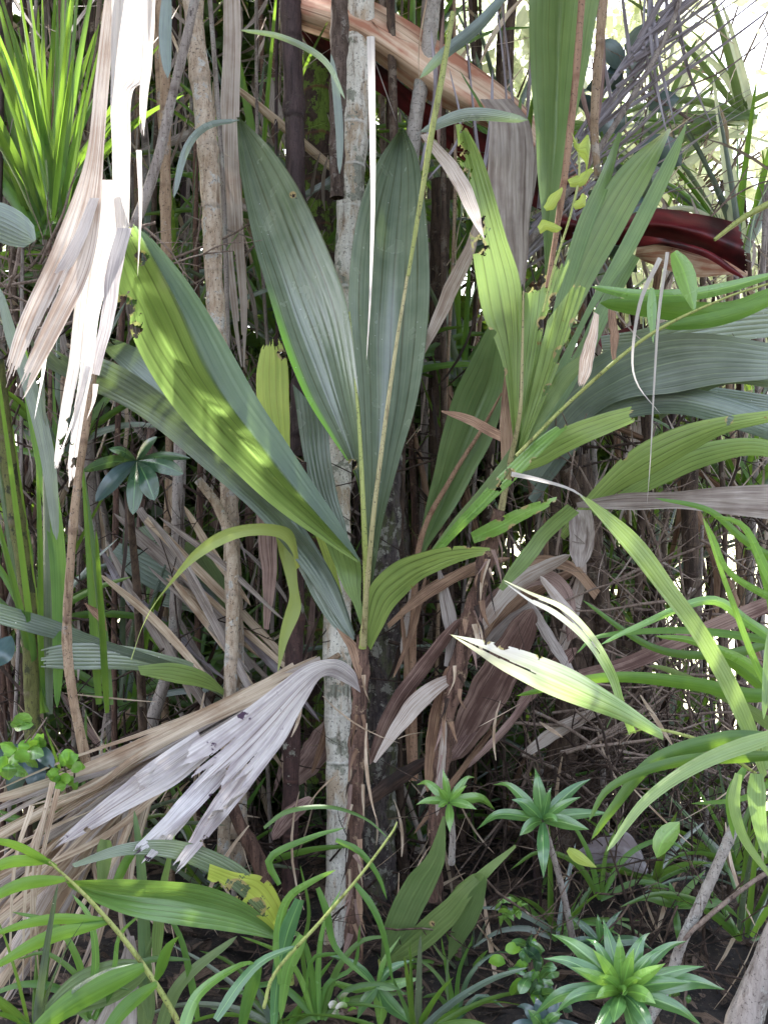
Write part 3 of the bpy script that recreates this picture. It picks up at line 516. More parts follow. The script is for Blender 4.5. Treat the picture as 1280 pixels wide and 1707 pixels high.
dead('pinkish dead blade tip fading out of a green strap behind the centre blades', [[(790, 370), (770, 420), (735, 490), (700, 580)], [(800, 380), (785, 440), (752, 510), (708, 590)]], 'pinkdead', 2.5)
dead('long pale dead blade lying across the twigs to the frame edge', [[(960, 838), (1040, 822), (1120, 820), (1200, 812), (1300, 806)], [(962, 846), (1050, 850), (1130, 848), (1200, 856), (1300, 868)]], 'grey', (2.5, 2.25), npl=4)
dead('brown dead blade slanting up through the grass leaves to the frame edge', [[(950, 1120), (1040, 1095), (1120, 1060), (1200, 1025), (1300, 985)], [(960, 1142), (1050, 1118), (1130, 1085), (1210, 1052), (1300, 1012)]], 'brown', (2.5, 2.3))
dead('wide reddish-brown dead blade leaning behind the flaking stem', [[(800, 1170), (780, 1210), (760, 1240), (742, 1268)], [(870, 1080), (838, 1150), (800, 1215), (765, 1262)]], 'brown', 2.6)
dead('pointed pink-brown dead blade spreading low to one side of the lichen trunk', [[(768, 1118), (720, 1135), (680, 1165), (650, 1210), (622, 1270)], [(770, 1124), (740, 1150), (700, 1190), (665, 1225), (626, 1272)]], 'pinkdead', (2.45, 2.25))
dead('curled brown dead blade arching over from the flaking stem to the twigs', [[(770, 1090), (800, 1010), (850, 965), (900, 945), (950, 980), (965, 1060)], [(780, 1100), (820, 1035), (865, 990), (905, 975), (935, 1000), (945, 1070)]], 'brown', 2.55)
dead('second curled brown dead blade arching just above the first', [[(790, 1070), (830, 990), (880, 930), (950, 935), (1000, 985)], [(800, 1080), (845, 1005), (890, 950), (950, 955), (990, 1000)]], 'rust', 2.6)
dead('upright brown dead blade narrowing to a point beside the lichen trunk', [[(728, 945), (735, 1010), (742, 1060), (740, 1110)], [(732, 945), (758, 1010), (762, 1050), (748, 1112)]], 'grey', 2.45)
dead('straight rust-brown dead blade lying from the flaking stem up toward the small leaf', [[(645, 1040), (700, 985), (760, 950), (815, 940)], [(648, 1048), (705, 1000), (765, 968), (818, 952)]], 'rust', 2.5)
dead('dull pinkish dead blade hanging behind the arching yellow leaf', [[(424, 800), (430, 880), (436, 960), (440, 1048)], [(448, 800), (462, 880), (460, 960), (448, 1050)]], 'brown', 2.55)
dead('long grey dead strap slanting down behind the arching yellow leaf', [[(225, 850), (300, 960), (370, 1050), (415, 1118)], [(238, 845), (312, 950), (382, 1042), (424, 1112)]], 'grey', 2.7, npl=3)
dead('second long grey dead strap crossing down to the dark cane', [[(240, 870), (330, 960), (420, 1050), (478, 1108)], [(248, 860), (340, 948), (430, 1040), (486, 1100)]], 'tan', 2.65, npl=3)
dead('grey bract-like dead leaf hanging in front of the brown tree stem', [[(945, 850), (950, 890), (948, 920), (960, 945)], [(985, 850), (992, 890), (984, 925), (972, 945)]], 'grey', 2.45, belly=.3)
dead('dried grey-pink leaf standing on the soil at the bottom, splayed like a skirt', [[(212, 1560), (200, 1600), (170, 1650), (130, 1710)], [(224, 1560), (232, 1610), (230, 1660), (228, 1720)]], 'grey', (2.05, 1.95), npl=6)
dead('grey curled dead leaf with a pale edge lying on the soil behind the rosettes', [[(960, 1420), (1000, 1395), (1040, 1385), (1065, 1410), (1080, 1450)], [(950, 1432), (1000, 1442), (1030, 1440), (1055, 1452), (1078, 1458)]], 'silver', (2.5, 2.3), belly=.2)
dead('small brown dead tip poking sideways over the yellow midrib blade', [[(735, 684), (770, 688), (800, 700), (834, 718)], [(736, 687), (775, 705), (805, 722), (834, 736)]], 'rust', 2.25)
dead('brown dead leaf hanging between chewed blades and blue-green blades', [[(1013, 515), (1015, 560), (1020, 600)], [(1026, 520), (1030, 560), (1026, 600)]], 'rust', 2.2)
dead('curled orange-brown dead leaf near the orange cane', [[(140, 1005), (155, 1025), (175, 1050)], [(142, 1005), (170, 1020), (180, 1052)]], 'rust', 2.3, belly=.2)
dead('torn pale strip dangling beside the chewed blade, curled at the tip', [[(990, 520), (975, 570), (965, 610), (962, 650)], [(998, 525), (993, 580), (985, 620), (966, 652)]], 'pinkdead', 2.15, npl=3, rag=.1)
for p, w, l in (([(1112, 420), (1098, 520), (1090, 640), (1084, 760), (1078, 840)], 6, 'thin bleached thread hanging long past the blue-green blades'), ([(1100, 430), (1068, 500), (1054, 590), (1062, 640), (1100, 690)], 8, 'curling dry strip hanging in a loop beside the thin bleached thread'),
                ([(852, 790), (900, 800), (960, 820), (1000, 860)], 8, 'short bleached strip sagging below the small forked leaf'),
                ([(618, 60), (622, 300), (618, 480), (611, 600)], 13, 'long white spear-thin dead strip hanging before the middle trunk')):
    tag(blade('dead_strip', p, w, M['white'], None, d=2.1, prof='spear', twist=.8), l, 'dead strip')
# the peach and red fallen sheath
t = thing('palm_sheath', 'huge peach-coloured fallen palm sheath slanting across the thicket behind the trunks, red underneath', 'palm sheath', (505, 20, 3.0))
loft('upper_face', [[(470, -60, 3.1), (600, -10), (720, 60), (820, 130), (900, 205), (985, 300)], [(480, 0, 2.95), (600, 45, 2.9), (700, 110, 2.9), (790, 170, 2.9), (870, 225, 2.9), (975, 320)], [(490, 45, 3.0), (600, 85), (690, 150), (780, 200), (860, 240), (970, 330)]], M['peach'], t, d=3.0, smooth=True, pleat=.04, npl=8)
loft('lower_face', [[(500, 50, 3.02), (620, 100), (700, 165), (790, 215), (870, 250), (980, 335)], [(520, 90, 3.1), (640, 160, 3.1), (720, 230, 3.1), (820, 300, 3.1), (900, 350, 3.1), (985, 380)]], M['red'], t, d=3.05, smooth=True)
t = thing('palm_sheath', 'glossy dark red curled sheath sticking out to the side in front of the bright background', 'palm sheath', (1000, 390, 2.95))
loft('sheath', [[(930, 345, 3.0), (1010, 362, 2.9), (1087, 349, 2.84), (1157, 355, 2.8), (1205, 366, 2.78), (1242, 380, 2.78)],
              [(932, 365, 2.86), (1010, 382, 2.8), (1087, 372, 2.74), (1160, 384, 2.7), (1212, 402, 2.7), (1250, 414, 2.7)],
              [(936, 400, 2.9), (1020, 408, 2.84), (1090, 400, 2.8), (1165, 416, 2.76), (1208, 434, 2.74), (1248, 458, 2.74)]], M['red'], t, smooth=True, rag=.04, ns=3, bites=[(1252, 374, 7)])
loft('fold', [[(1062, 392, 2.72), (1120, 400), (1180, 418), (1222, 446), (1240, 462)], [(1062, 404, 2.78), (1120, 412), (1175, 430), (1212, 452), (1236, 464)]], M['red'], t, d=2.72, belly=.4)
loft('inner_face', [[(1060, 402, 2.82), (1110, 400), (1160, 412), (1210, 430), (1245, 452)], [(1060, 430, 2.9), (1110, 450), (1160, 462), (1210, 458), (1245, 460)]], M['peach'], t, d=2.84, belly=.2)
loft('sheath', [[(990, 560, 3.0), (1010, 600), (1015, 650), (1005, 700)], [(1060, 540, 3.0), (1070, 600), (1064, 660), (1050, 710)]], M['red'], t, d=3.0, belly=.3)
# tan fan of a fallen frond
t = thing('dead_palm_frond', 'tan fallen palm frond fanned out low in many stiff leaflets behind the lilac dead leaf', 'dead frond', (560, 1095, 2.6))
tube('rachis', [(565, 1092, 2.62), (470, 1150, 2.5), (360, 1215, 2.4), (250, 1290, 2.3)], [5, 6, 6, 4], M['tanst'], t)
for i in range(64):
    f = i / 63
    s = (540 - 330 * f ** 1.2 + U(-12, 12), 1100 + 150 * f + U(-10, 14) , 2.55 - .2 * f)
    e = (-60 + U(-10, 30), 1335 + 430 * f + U(-14, 14), 2.0 + U(-.12, .2))
    if f > .72: e = (U(-60, 150), 1600 + 110 * (f - .72) / .28 + U(-40, 60), 2.0 + U(-.1, .1))
    mid = ((s[0] + e[0]) / 2 + U(-8, 8), (s[1] + e[1]) / 2 + U(-16, 6), (s[2] + e[2]) / 2)
    if rng.random() < .3: e = (e[0] + U(20, 160), e[1] - U(0, 60), e[2])
    mid = (mid[0] + U(-30, 30), mid[1] + U(-14, 24), mid[2] + U(-.05, .05)); q4 = ((mid[0] + e[0]) / 2 + U(-10, 10), (mid[1] + e[1]) / 2 + U(-10, 16), (mid[2] + e[2]) / 2)
    blade('leaflet', [s, mid, q4, e], U(8, 27), M[('tan', 'tan', 'tan', 'grey', 'pinkdead')[i % 5]], t, prof='spear' if i % 3 else 'two', tilt=U(-1, 1), twist=U(-.7, .7), fold=.5, n=30)
for i in range(6):
    x = U(20, 70); blade('leaflet', [(x + 30, 1300 + U(0, 60), 1.95), (x, 1450, 1.93), (x + U(-20, 20), 1560 + U(0, 100), 1.95)], U(4, 9), M['tan'], t, prof='spear')
# silver frond
t = thing('dead_palm_frond', 'silvery dead palm frond spraying thin leaflets across the bright gap near the top', 'dead frond', (800, 500, 2.9))
tube('rachis', [(800, 500, 2.9), (900, 380, 2.85), (1010, 230, 2.8), (1110, 60, 2.8), (1150, -60, 2.8)], [6, 6, 5, 4, 3], M['greyst'], t)
for i in range(84):
    f = rng.random(); s = np.array([810 + 330 * f, 490 - 540 * f + U(-20, 20), 2.88 - .05 * f])
    a = R(U(-60, -28)) if i % 3 else R(U(-105, -75)); L = U(260, 520)
    e = s + np.array([math.cos(a) * L, math.sin(a) * L, U(-.2, .3)])
    if i % 6 == 0: e = s + np.array([U(20, 90), U(150, 260), U(-.2, .2)])
    mid = (s + e) / 2 + np.array([U(-14, 14), U(-14, 14), U(-.05, .05)])
    blade('leaflet', [tuple(s), tuple(mid), tuple(e)], U(5, 10), M['silver'], t, prof='spear', tilt=U(-1, 1), fold=.5, n=12)

# ---------------- distinct stems ----------------
def stem(label, pts, r, m, d, name='stem', cat='stem', **k):
    o = tube(name, pts, r, M[m], None, d=d, **dict(dict(rough=.08), **k)); return tag(o, label, cat)
stem('white lichen-mottled slim tree trunk rising through the middle of the picture', [(601, -60, 2.95), (600, 60, 2.95), (592, 200, 2.95), (584, 330, 2.95), (578, 450, 2.93), (572, 600, 2.9), (566, 760, 2.8), (562, 900, 2.7), (562, 1080, 2.66), (564, 1260, 2.64), (562, 1420, 2.63), (556, 1600, 2.63)], [24, 24, 23, 22, 20, 19, 20, 22, 24, 21, 18, 18], 'wood', 3.0, 'tree_trunk', 'tree', rings=0, rough=.07, sides=18)
stem('thin grey ringed stem beside the white trunk, knobbly with close rings', [(728, -60), (716, 60), (704, 130), (690, 220), (684, 330), (672, 480), (655, 700, 3.0), (640, 860, 3.05), (630, 1100, 3.05), (625, 1450, 3.1)], [13, 12, 12, 12, 10, 9, 8, 8, 8], 'ringed', 2.95, rings=34)
stem('smooth dark purplish cane left of the white trunk with one clear node', [(482, -60), (488, 100), (492, 245), (496, 400), (500, 640), (496, 760)], [17, 17, 16, 14, 14, 14], 'darkst', 2.95, 'cane', 'cane', rings=3.5)
stem('dark jointed cane with pale lichen patches below the arching yellow leaf', [(498, 770), (494, 960), (490, 1110), (486, 1250), (484, 1400), (482, 1560)], [14, 14, 15, 14, 13, 13], 'darkpatch', 2.6, 'cane', 'cane', rings=6)
stem('mossy bright green and brown ringed trunk behind the dark cane', [(534, -60), (532, 200), (530, 400), (532, 800), (536, 1300)], [26, 27, 27, 27, 28], 'mossy', 3.15, 'tree_trunk', 'tree', rings=7, sides=14)
stem('slim trunk of rough checkered bark at the top beside the white trunk', [(566, -60), (566, 60), (562, 200), (562, 330)], [15, 15, 13, 12], 'rough', 2.8, 'tree_trunk', 'tree', rough=.14)
stem('dark lichen-spotted trunk behind the central palm stem', [(645, 600), (642, 800), (640, 1000), (634, 1200), (630, 1400), (628, 1600)], [24, 26, 27, 28, 30, 34], 'lich', 2.85, 'tree_trunk', 'tree', rough=.14, sides=24)
stem('pale pitted trunk with small black marks, slightly bent, left of the hanging pink dead blade', [(318, -60), (328, 80), (342, 200), (352, 330), (356, 450), (364, 560), (372, 700), (382, 830), (390, 1000), (394, 1120), (398, 1300), (396, 1480)], [15, 16, 17, 16, 15, 14, 14, 14, 14, 14, 14, 14], 'wood2', 2.62, 'tree_trunk', 'tree', rings=5)
stem('tan stem standing straight behind the white leaf', [(268, -60), (276, 150), (276, 300), (278, 430), (284, 620)], [9, 9, 9, 9, 8], 'tanst', 2.6, rings=4)
stem('smooth grey stem leaning across behind the white leaf', [(338, -60), (312, 60), (290, 150), (262, 270), (226, 372), (180, 470)], [8, 8, 8, 9, 9, 9], 'greyst', 2.4)
stem('orange-brown cane dropping from the white leaf to the lower thicket', [(160, 600), (146, 700), (128, 820), (118, 940), (112, 1060), (122, 1160), (146, 1280)], [6, 6, 7, 7, 8, 8, 8], 'tanst', 2.2, 'cane', 'cane', rings=4)
stem('olive-green mottled stem by the frame edge, lower half', [(-6, 600), (8, 720), (26, 850), (42, 960), (50, 1060), (66, 1560)], [13, 13, 13, 13, 12], 'greenst', 2.3, rings=4)
stem('reddish jointed cane leaning among the dark stems low down', [(372, 1300), (398, 1370), (424, 1420), (438, 1460), (440, 1520)], [11, 11, 13, 14, 14], 'palmst', 2.5, 'cane', 'cane', rings=9)
stem('forked pale branching stem below the leathery shrub', [(330, 800), (350, 824), (366, 850), (384, 900), (388, 1020), (372, 1440)], [7, 8, 9, 11, 11], 'wood2', 2.55)
stem('slim speckled stem to the side of the forked stem', [(310, 500), (304, 640), (298, 830), (296, 960), (284, 1100), (246, 1240), (232, 1440)], [11, 11, 11, 10, 11, 10], 'greyst', 2.8)
stem('ringed pale dracaena stem leaning up toward the broad grass leaves', [(1226, 1372), (1196, 1440), (1160, 1520), (1136, 1570), (1112, 1640), (1070, 1720)], [9, 9, 9, 9, 9, 9], 'ringed', 2.0, rings=38)
stem('thin pale twig leaning across the ringed dracaena stem', [(1300, 1440), (1240, 1480), (1160, 1545), (1130, 1580)], [4, 4, 4, 3], 'twig', 1.98, 'twig', 'twig')
stem('smooth thick pinkish-grey stem rising from the bottom corner', [(1330, 1480), (1290, 1570), (1258, 1650), (1230, 1730)], [20, 22, 24, 25], 'greyst', 1.7, 'tree_trunk', 'tree', rings=2)
stem('thin rusty cane arching behind the long narrow hanging blade', [(972, -40), (960, 120), (945, 260), (928, 380), (912, 480)], [6, 6, 6, 5, 4], 'orange', 2.28, 'cane', 'cane')
stem('pale straight cane behind the long narrow hanging blade', [(1008, -40), (1000, 60), (990, 200), (996, 300)], [8, 8, 7, 6], 'tanst', 2.6, 'cane', 'cane')
stem('yellow-green thin spear crossing in front of the ringed stem', [(755, 20), (738, 120), (718, 230), (702, 330), (680, 460)], [4, 5, 5, 4, 3], 'rachis', 2.3, 'cane', 'cane')
stem('broad brown trunk low among the twigs', [(1020, 1060), (1000, 1200), (960, 1320), (925, 1420)], [50, 52, 56, 60], 'brownst', 3.1, 'tree_trunk', 'tree', sides=18)
stem('brown tree stem behind the grey bract-like leaf', [(960, 760), (980, 860), (976, 980), (960, 1120), (930, 1300)], [20, 22, 24, 24, 26], 'brownst', 2.9, 'tree_trunk', 'tree')
stem('reddish upright stem in the twig tangle near the frame edge', [(1150, 740), (1148, 850), (1152, 960), (1150, 1080)], [15, 14, 14, 14], 'brownst', 2.9)
stem('orange-brown trunk far in the thicket between the palms', [(735, 300), (730, 600), (735, 900), (740, 1300)], [16, 16, 16, 18], 'brownst', 3.2, 'tree_trunk', 'tree')

# ---------------- brown dead blades heaped about the stem bases ----------------
BL = 'brown dead blades drooping round the bases of the two tall palms'
def bd(l, pts, w, m, d, prof='two', **k): tag(blade('dead_leaf', pts, w, M[m], None, d=d, prof=prof, fold=.35, m=7, n=28, wob=.05, **k), l, 'dead leaf', BL)
bd('broad purplish-brown dead blade slanting down just right of the flaking stem', [(888, 1015), (850, 1090), (800, 1180), (752, 1268)], 62, 'brown', (2.5, 2.62))
bd('long brown dead blade reaching from the flaking stem to the lichen trunk foot', [(768, 1030), (712, 1105), (655, 1185), (616, 1275)], 26, 'brown', (2.4, 2.5), tilt=.3)
bd('orange-brown narrow dead blade crossing under the small arching leaf', [(850, 930), (790, 945), (720, 985), (662, 1028)], 17, 'rust', (2.5, 2.4))
bd('tan stiff dead strip standing beside the flaking stem', [(748, 1110), (726, 1200), (712, 1320)], 22, 'rust', 2.43)
bd('ragged dead strip falling in front of the small rosette stalk', [(742, 1200), (736, 1270), (728, 1360)], 12, 'pinkdead', 2.4)
bd('dark purple dead strip lying across the lichen trunk foot', [(720, 1262), (660, 1300), (600, 1345)], 24, 'scrap', 2.5)
bd('dark red-brown dead blade low between the lichen-patched cane and the white trunk', [(478, 1310), (520, 1262), (556, 1200)], 44, 'brown', 2.75)
for i, (a, b, w, mm, s_) in enumerate([((950, 925), (792, 1060), 26, 'brown', -60), ((960, 950), (800, 1075), 24, 'rust', -45), ((930, 990), (790, 1100), 20, 'grey', -36), ((975, 935), (930, 1110), 22, 'brown', 10), ((900, 960), (1010, 1090), 20, 'pinkdead', -50),
        ((880, 1000), (960, 1130), 18, 'grey', -40), ((700, 900), (668, 1090), 12, 'rust', 12), ((710, 960), (655, 1130), 10, 'rust', 20), ((668, 1010), (690, 1230), 9, 'rust', 6), ((790, 1150), (700, 1330), 10, 'rust', 12), ((905, 1130), (780, 1280), 14, 'brown', 20),
        ((840, 1190), (690, 1390), 10, 'rust', 0), ((1010, 1180), (870, 1260), 22, 'brown', -20), ((960, 1080), (860, 1180), 30, 'brown', -20), ((690, 1120), (636, 1210), 16, 'brown', -10), ((820, 1100), (790, 1230), 28, 'brown', 12), ((520, 1330), (455, 1400), 26, 'brown', -20), ((560, 1140), (520, 1290), 12, 'rust', 14)]):
    mm = mm if i % 3 else 'pinkdead'
    bd(['drooping', 'bent', 'frayed', 'straight', 'narrow', 'curled'][i % 6] + ' dead blade in the brown heap between the two tall palm stems', [a, ((a[0] + b[0]) / 2 + s_ * .22, (a[1] + b[1]) / 2 + s_ * .25), b], w, mm, U(2.45, 2.7), tilt=U(-.5, .5), twist=U(-.6, .6))
GL = 'grey dead straps slanting through the lower thicket beside the arching leaf'
for i in range(22):
    x, y = U(150, 330), U(840, 990); L = U(170, 330); a = R(U(38, 62)); d = U(2.55, 2.9)
    tag(blade('dead_strap', [(x, y, d), (x + math.cos(a) * L * .5 + U(-8, 8), y + math.sin(a) * L * .5 + U(-14, 4), d), (x + math.cos(a) * L, y + math.sin(a) * L, d - .05)], U(7, 16), M[('grey', 'grey', 'tan', 'silver')[i % 4]], None, prof='two', tilt=U(-.8, .8), twist=U(-.8, .8), fold=.4, n=22),
        'grey dead strap slanting down behind the arching yellow leaf', 'dead leaf', GL)
# flaking fibres of the two palm stems
for t, path in ((cp, [(598, 1100), (597, 1230), (592, 1350), (589, 1480), (587, 1590)]), (rp, [(830, 870), (800, 980), (775, 1080), (748, 1190), (732, 1330)])):
    q = rs([(a, b, 2.37) for a, b in path], 60)
    for i in range(26):
        c = q[rng.integers(2, 56)]; s = rng.choice([-1, 1]); L = U(25, 80)
        blade('sheath_flake', [(c[0] + s * U(0, 11), c[1], c[2] - .01), (c[0] + s * U(8, 15), c[1] + L * .5, c[2] - .02), (c[0] + s * U(10, 24), c[1] + L, c[2] - U(0, .04))], U(4, 11), M[('rust', 'brown', 'scrap', 'tan')[i % 4]], t, prof='spear', tilt=U(-.8, .8), twist=U(-1, 1), n=9)
# ---------------- front plants ----------------
t = thing('palm_seedling', 'low palm seedling with a long level blade and a chewed yellow lobe', 'palm', (482, 1600, 2.0))
tube('petiole', [(486, 1640, 2.02), (480, 1590, 2.0), (462, 1545, 1.98)], [5, 5, 4], M['rachis'], t)
loft('leaf', [[(108, 1468, 1.72), (180, 1466), (280, 1468), (360, 1482), (420, 1512), (464, 1556, 1.96)], [(112, 1472, 1.76), (190, 1490, 1.82), (290, 1500, 1.86), (380, 1520, 1.9), (430, 1540, 1.94), (466, 1562, 1.96)], [(115, 1478, 1.72), (170, 1510), (240, 1532), (320, 1545), (400, 1556), (466, 1568, 1.96)]],
     leafmat('seedling_blade', (.08, .17, .05), (.13, .24, .09), veins=8, vein=.7, trf=.25, rough=.34, spec=.7, spots=.03), t, d=(1.72, 1.96), pleat=.08, npl=9)
loft('leaf', [[(120, 1440, 1.8), (200, 1408), (290, 1400), (370, 1424), (430, 1470), (470, 1545, 1.98)], [(125, 1446, 1.8), (210, 1426), (290, 1432), (360, 1462), (420, 1510), (468, 1556, 1.98)]], M['palm'], t, d=(1.85, 1.98), pleat=.08, npl=5)
loft('leaf', [[(350, 1440, 1.88), (395, 1455), (440, 1462), (468, 1500), (472, 1560, 1.96)], [(346, 1466, 1.88), (385, 1490), (420, 1520), (450, 1545), (468, 1566, 1.96)]], M['yellow'], t, d=(1.88, 1.96), bites=[(395, 1484, 15), (362, 1482, 9), (428, 1512, 12), (412, 1444, 10), (446, 1458, 9)])
t = thing('palm_seedling', 'palm seedling with V-shaped dark lobes and a thin curling leaf beside it', 'palm', (640, 1620, 2.15))
tube('petiole', [(642, 1680, 2.15), (638, 1640, 2.14), (634, 1600, 2.13)], [4, 4, 4], M['rachis'], t)
for q, mm in (([[(634, 1604), (640, 1540), (675, 1470), (712, 1425), (738, 1360)], [(638, 1608), (680, 1560), (715, 1500), (740, 1440), (742, 1362)]], 'green'),
              ([[(636, 1606), (680, 1556), (740, 1500), (800, 1450), (858, 1408)], [(640, 1614), (700, 1590), (752, 1545), (790, 1490), (860, 1412)]], 'green'),
              ([[(728, 1525), (760, 1480), (785, 1458), (806, 1456)], [(730, 1535), (775, 1515), (800, 1490), (806, 1462)]], 'green'),
              ([[(746, 1600), (752, 1550), (775, 1500), (808, 1462)], [(748, 1604), (780, 1560), (805, 1510), (812, 1466)]], 'green')):
    loft('leaf', q, M[mm], t, d=(2.13, 1.95), pleat=.1, npl=6, bites=[(738, 1480, 3), (720, 1540, 3)])
blade('leaf', [(740, 1600, 2.1), (715, 1560, 2.1), (700, 1530, 2.1)], 6, M['green'], t)
blade('leaf', [(746, 1600, 2.1), (745, 1650, 2.1), (750, 1700, 2.1)], 5, M['green'], t)
t = thing('palm_frond', 'young yellow-green frond rising from the bottom edge with narrow leaflets spreading to one side', 'palm', (290, 1700, 1.75))
tube('rachis', [(320, 1760, 1.75), (290, 1690, 1.75), (240, 1610, 1.75), (190, 1545, 1.74), (130, 1480, 1.72), (82, 1436, 1.7)], [5, 5, 4.5, 4, 3, 2], M['rachis'], t)
for a, b, w in (((182, 1536), (-40, 1632), 24), ((180, 1534), (-40, 1568), 18), ((110, 1466), (-50, 1520), 22), ((84, 1436), (-60, 1474), 20), ((240, 1612), (10, 1760), 40), ((262, 1640), (150, 1760), 26), ((95, 1445), (-60, 1400), 14), ((260, 1634), (300, 1560), 20)):
    m_ = ((a[0] + b[0]) / 2, (a[1] + b[1]) / 2 - 16); blade('leaflet', [(*a, 1.74), (*m_, 1.68), (*b, 1.62)], w, M['grass'], t, prof='lance', tilt=.3)
blade('leaflet', [(240, 1615, 1.9), (180, 1640, 1.9), (130, 1660, 1.88), (50, 1715, 1.85)], 70, M['green'], t, prof='lance', tilt=.2)
def strapclump(label, base, n, L, w, a0, a1, d, mats, group=None, droop=.25, name='strap_leaf_plant'):
    t = thing(name, label, 'strap-leaf plant', (*base, d), group)
    for i in range(n):
        a = R(U(a0, a1)); l = L * U(.6, 1.1); s = (base[0] + U(-14, 14), base[1] + U(-10, 10), d + U(-.04, .04))
        dx, dy = math.cos(a), -math.sin(a); dp = droop * l * abs(dx) * U(.4, 1.5); z = U(-.35, .35)
        p = [s] + [(s[0] + dx * l * f * (1 + .15 * f), s[1] + dy * l * f + dp * f ** 2.4, s[2] + z * f) for f in (.35, .7, 1)]
        blade('leaf', p, w * U(.7, 1.25), M[mats[i % len(mats)]], t, tilt=U(-.9, .9), twist=U(-.8, .8), fold=.35)
    return t
strapclump_ = strapclump
def clump(label, base, leaves, mats, cat='grass clump', name='grass_clump', group=None, prof='strap', **k):
    t = thing(name, label, cat, base, group)
    for i, l in enumerate(leaves):
        pts, w = l[0], l[1]; mm = l[2] if len(l) > 2 else mats[i % len(mats)]
        blade('leaf', pts, w, M[mm], t, d=l[3] if len(l) > 3 else base[2], prof=prof, tilt=U(-.5, .5), twist=U(-.5, .5), **k)
    return t
clump('arching grass clump at the bottom with broad blue-green blades falling over the soil', (480, 1640, 1.9), [
    ([(470, 1640), (465, 1560), (480, 1500), (520, 1470), (560, 1450)], 22, 'fresh'), ([(500, 1500), (478, 1560), (462, 1640), (455, 1730)], 30, 'ros'), ([(505, 1560), (480, 1620), (468, 1700)], 26, 'fresh'),
    ([(440, 1380), (480, 1352), (550, 1345), (610, 1365), (650, 1400)], 10, 'grassd'), ([(530, 1480), (545, 1520), (560, 1580), (620, 1640)], 14, 'grass'), ([(466, 1475), (450, 1430), (520, 1395), (575, 1380)], 14, 'grass'),
    ([(360, 1700), (400, 1640), (440, 1600), (500, 1575)], 20, 'ros', (1.7, 1.85)), ([(300, 1740), (330, 1660), (400, 1610), (430, 1608)], 24, 'fresh', (1.65, 1.8)), ([(430, 1610), (410, 1680), (400, 1740)], 26, 'grass'),
    ([(560, 1400), (600, 1420), (630, 1460), (645, 1500)], 12, 'grass'), ([(590, 1470), (620, 1510), (640, 1560), (655, 1640)], 13, 'grass'), ([(560, 1590), (520, 1600), (510, 1660)], 9, 'grass')], ['grass'])
tag(tube('grass_stalk', [(440, 1680, 1.85), (460, 1620, 1.85), (540, 1530, 1.83), (600, 1460, 1.8), (652, 1390, 1.78), (662, 1370, 1.78)], [3, 3, 3, 2.5, 2, 1], M['rachis']), 'pale straight grass stalk slanting up across the base of the trunks', 'stalk')
clump('upright grass clump with strap blades standing behind the tip of the lilac dead leaf', (250, 1640, 1.95), [
    ([(245, 1640), (240, 1540), (235, 1440), (224, 1350)], 24, 'green'), ([(262, 1600), (270, 1500), (282, 1440), (292, 1390)], 26, 'chewed'), ([(330, 1700), (320, 1640), (300, 1560), (262, 1500)], 14, 'grass'),
    ([(250, 1700), (240, 1620), (255, 1560)], 20, 'green'), ([(175, 1400), (172, 1450), (168, 1480)], 32, 'green'), ([(190, 1480), (215, 1430), (260, 1380)], 18, 'grass'), ([(260, 1740), (300, 1640), (396, 1560)], 26, 'green'), ([(240, 1720), (244, 1660), (240, 1560)], 34, 'green')], ['green'])
clump('small star-shaped grass tuft at the bottom edge between the two seedlings', (628, 1645, 2.05), [
    ([(628, 1645), (600, 1615), (575, 1600), (545, 1592)], 14), ([(628, 1645), (590, 1650), (560, 1640), (530, 1650)], 14), ([(628, 1645), (606, 1672), (595, 1700)], 20), ([(628, 1645), (636, 1680), (632, 1720)], 24), ([(628, 1645), (650, 1675), (690, 1710)], 24), ([(628, 1645), (660, 1640), (700, 1630)], 18), ([(628, 1645), (650, 1615), (690, 1600)], 14), ([(628, 1645), (640, 1600), (668, 1560)], 10)], ['ros', 'fresh'], prof='lance')
# the broad grass at the side
t = thing('giant_grass', 'large grass plant leaning in from the side with one broad pale blade and torn glare-whitened blades', 'grass clump', (1250, 1290, 1.85))
loft('leaf', [[(1270, 1300, 1.85), (1230, 1210), (1165, 1080), (1105, 995), (1040, 915), (962, 822, 1.8)], [(1278, 1290, 1.85), (1255, 1200), (1195, 1075), (1130, 980), (1060, 890), (975, 826, 1.8)]], M['cane'], t, d=(1.85, 1.8), pleat=.1, npl=3, rag=.02)
loft('leaf', [[(1105, 1234, 1.82), (1030, 1200), (930, 1165), (850, 1125), (800, 1092), (748, 1056, 1.72)], [(1100, 1215, 1.82), (1040, 1170), (960, 1120), (890, 1090), (820, 1070), (752, 1058, 1.72)]], M['whitegreen'], t, d=(1.82, 1.72), belly=.15, bites=[(838, 1070, 9), (812, 1066, 5), (868, 1074, 6), (900, 1090, 5)], slits=[(.45, .6, .1)])
loft('leaf', [[(1060, 1222, 1.84), (1040, 1170), (1022, 1110), (985, 1050), (940, 1010), (880, 985), (832, 963, 1.74)], [(1048, 1225, 1.84), (1030, 1180), (1008, 1120), (970, 1065), (920, 1025), (880, 1002), (834, 966, 1.74)]], M['whitegreen'], t, d=(1.84, 1.74), belly=.2, slits=[(.5, .4, .2)], rag=.06)
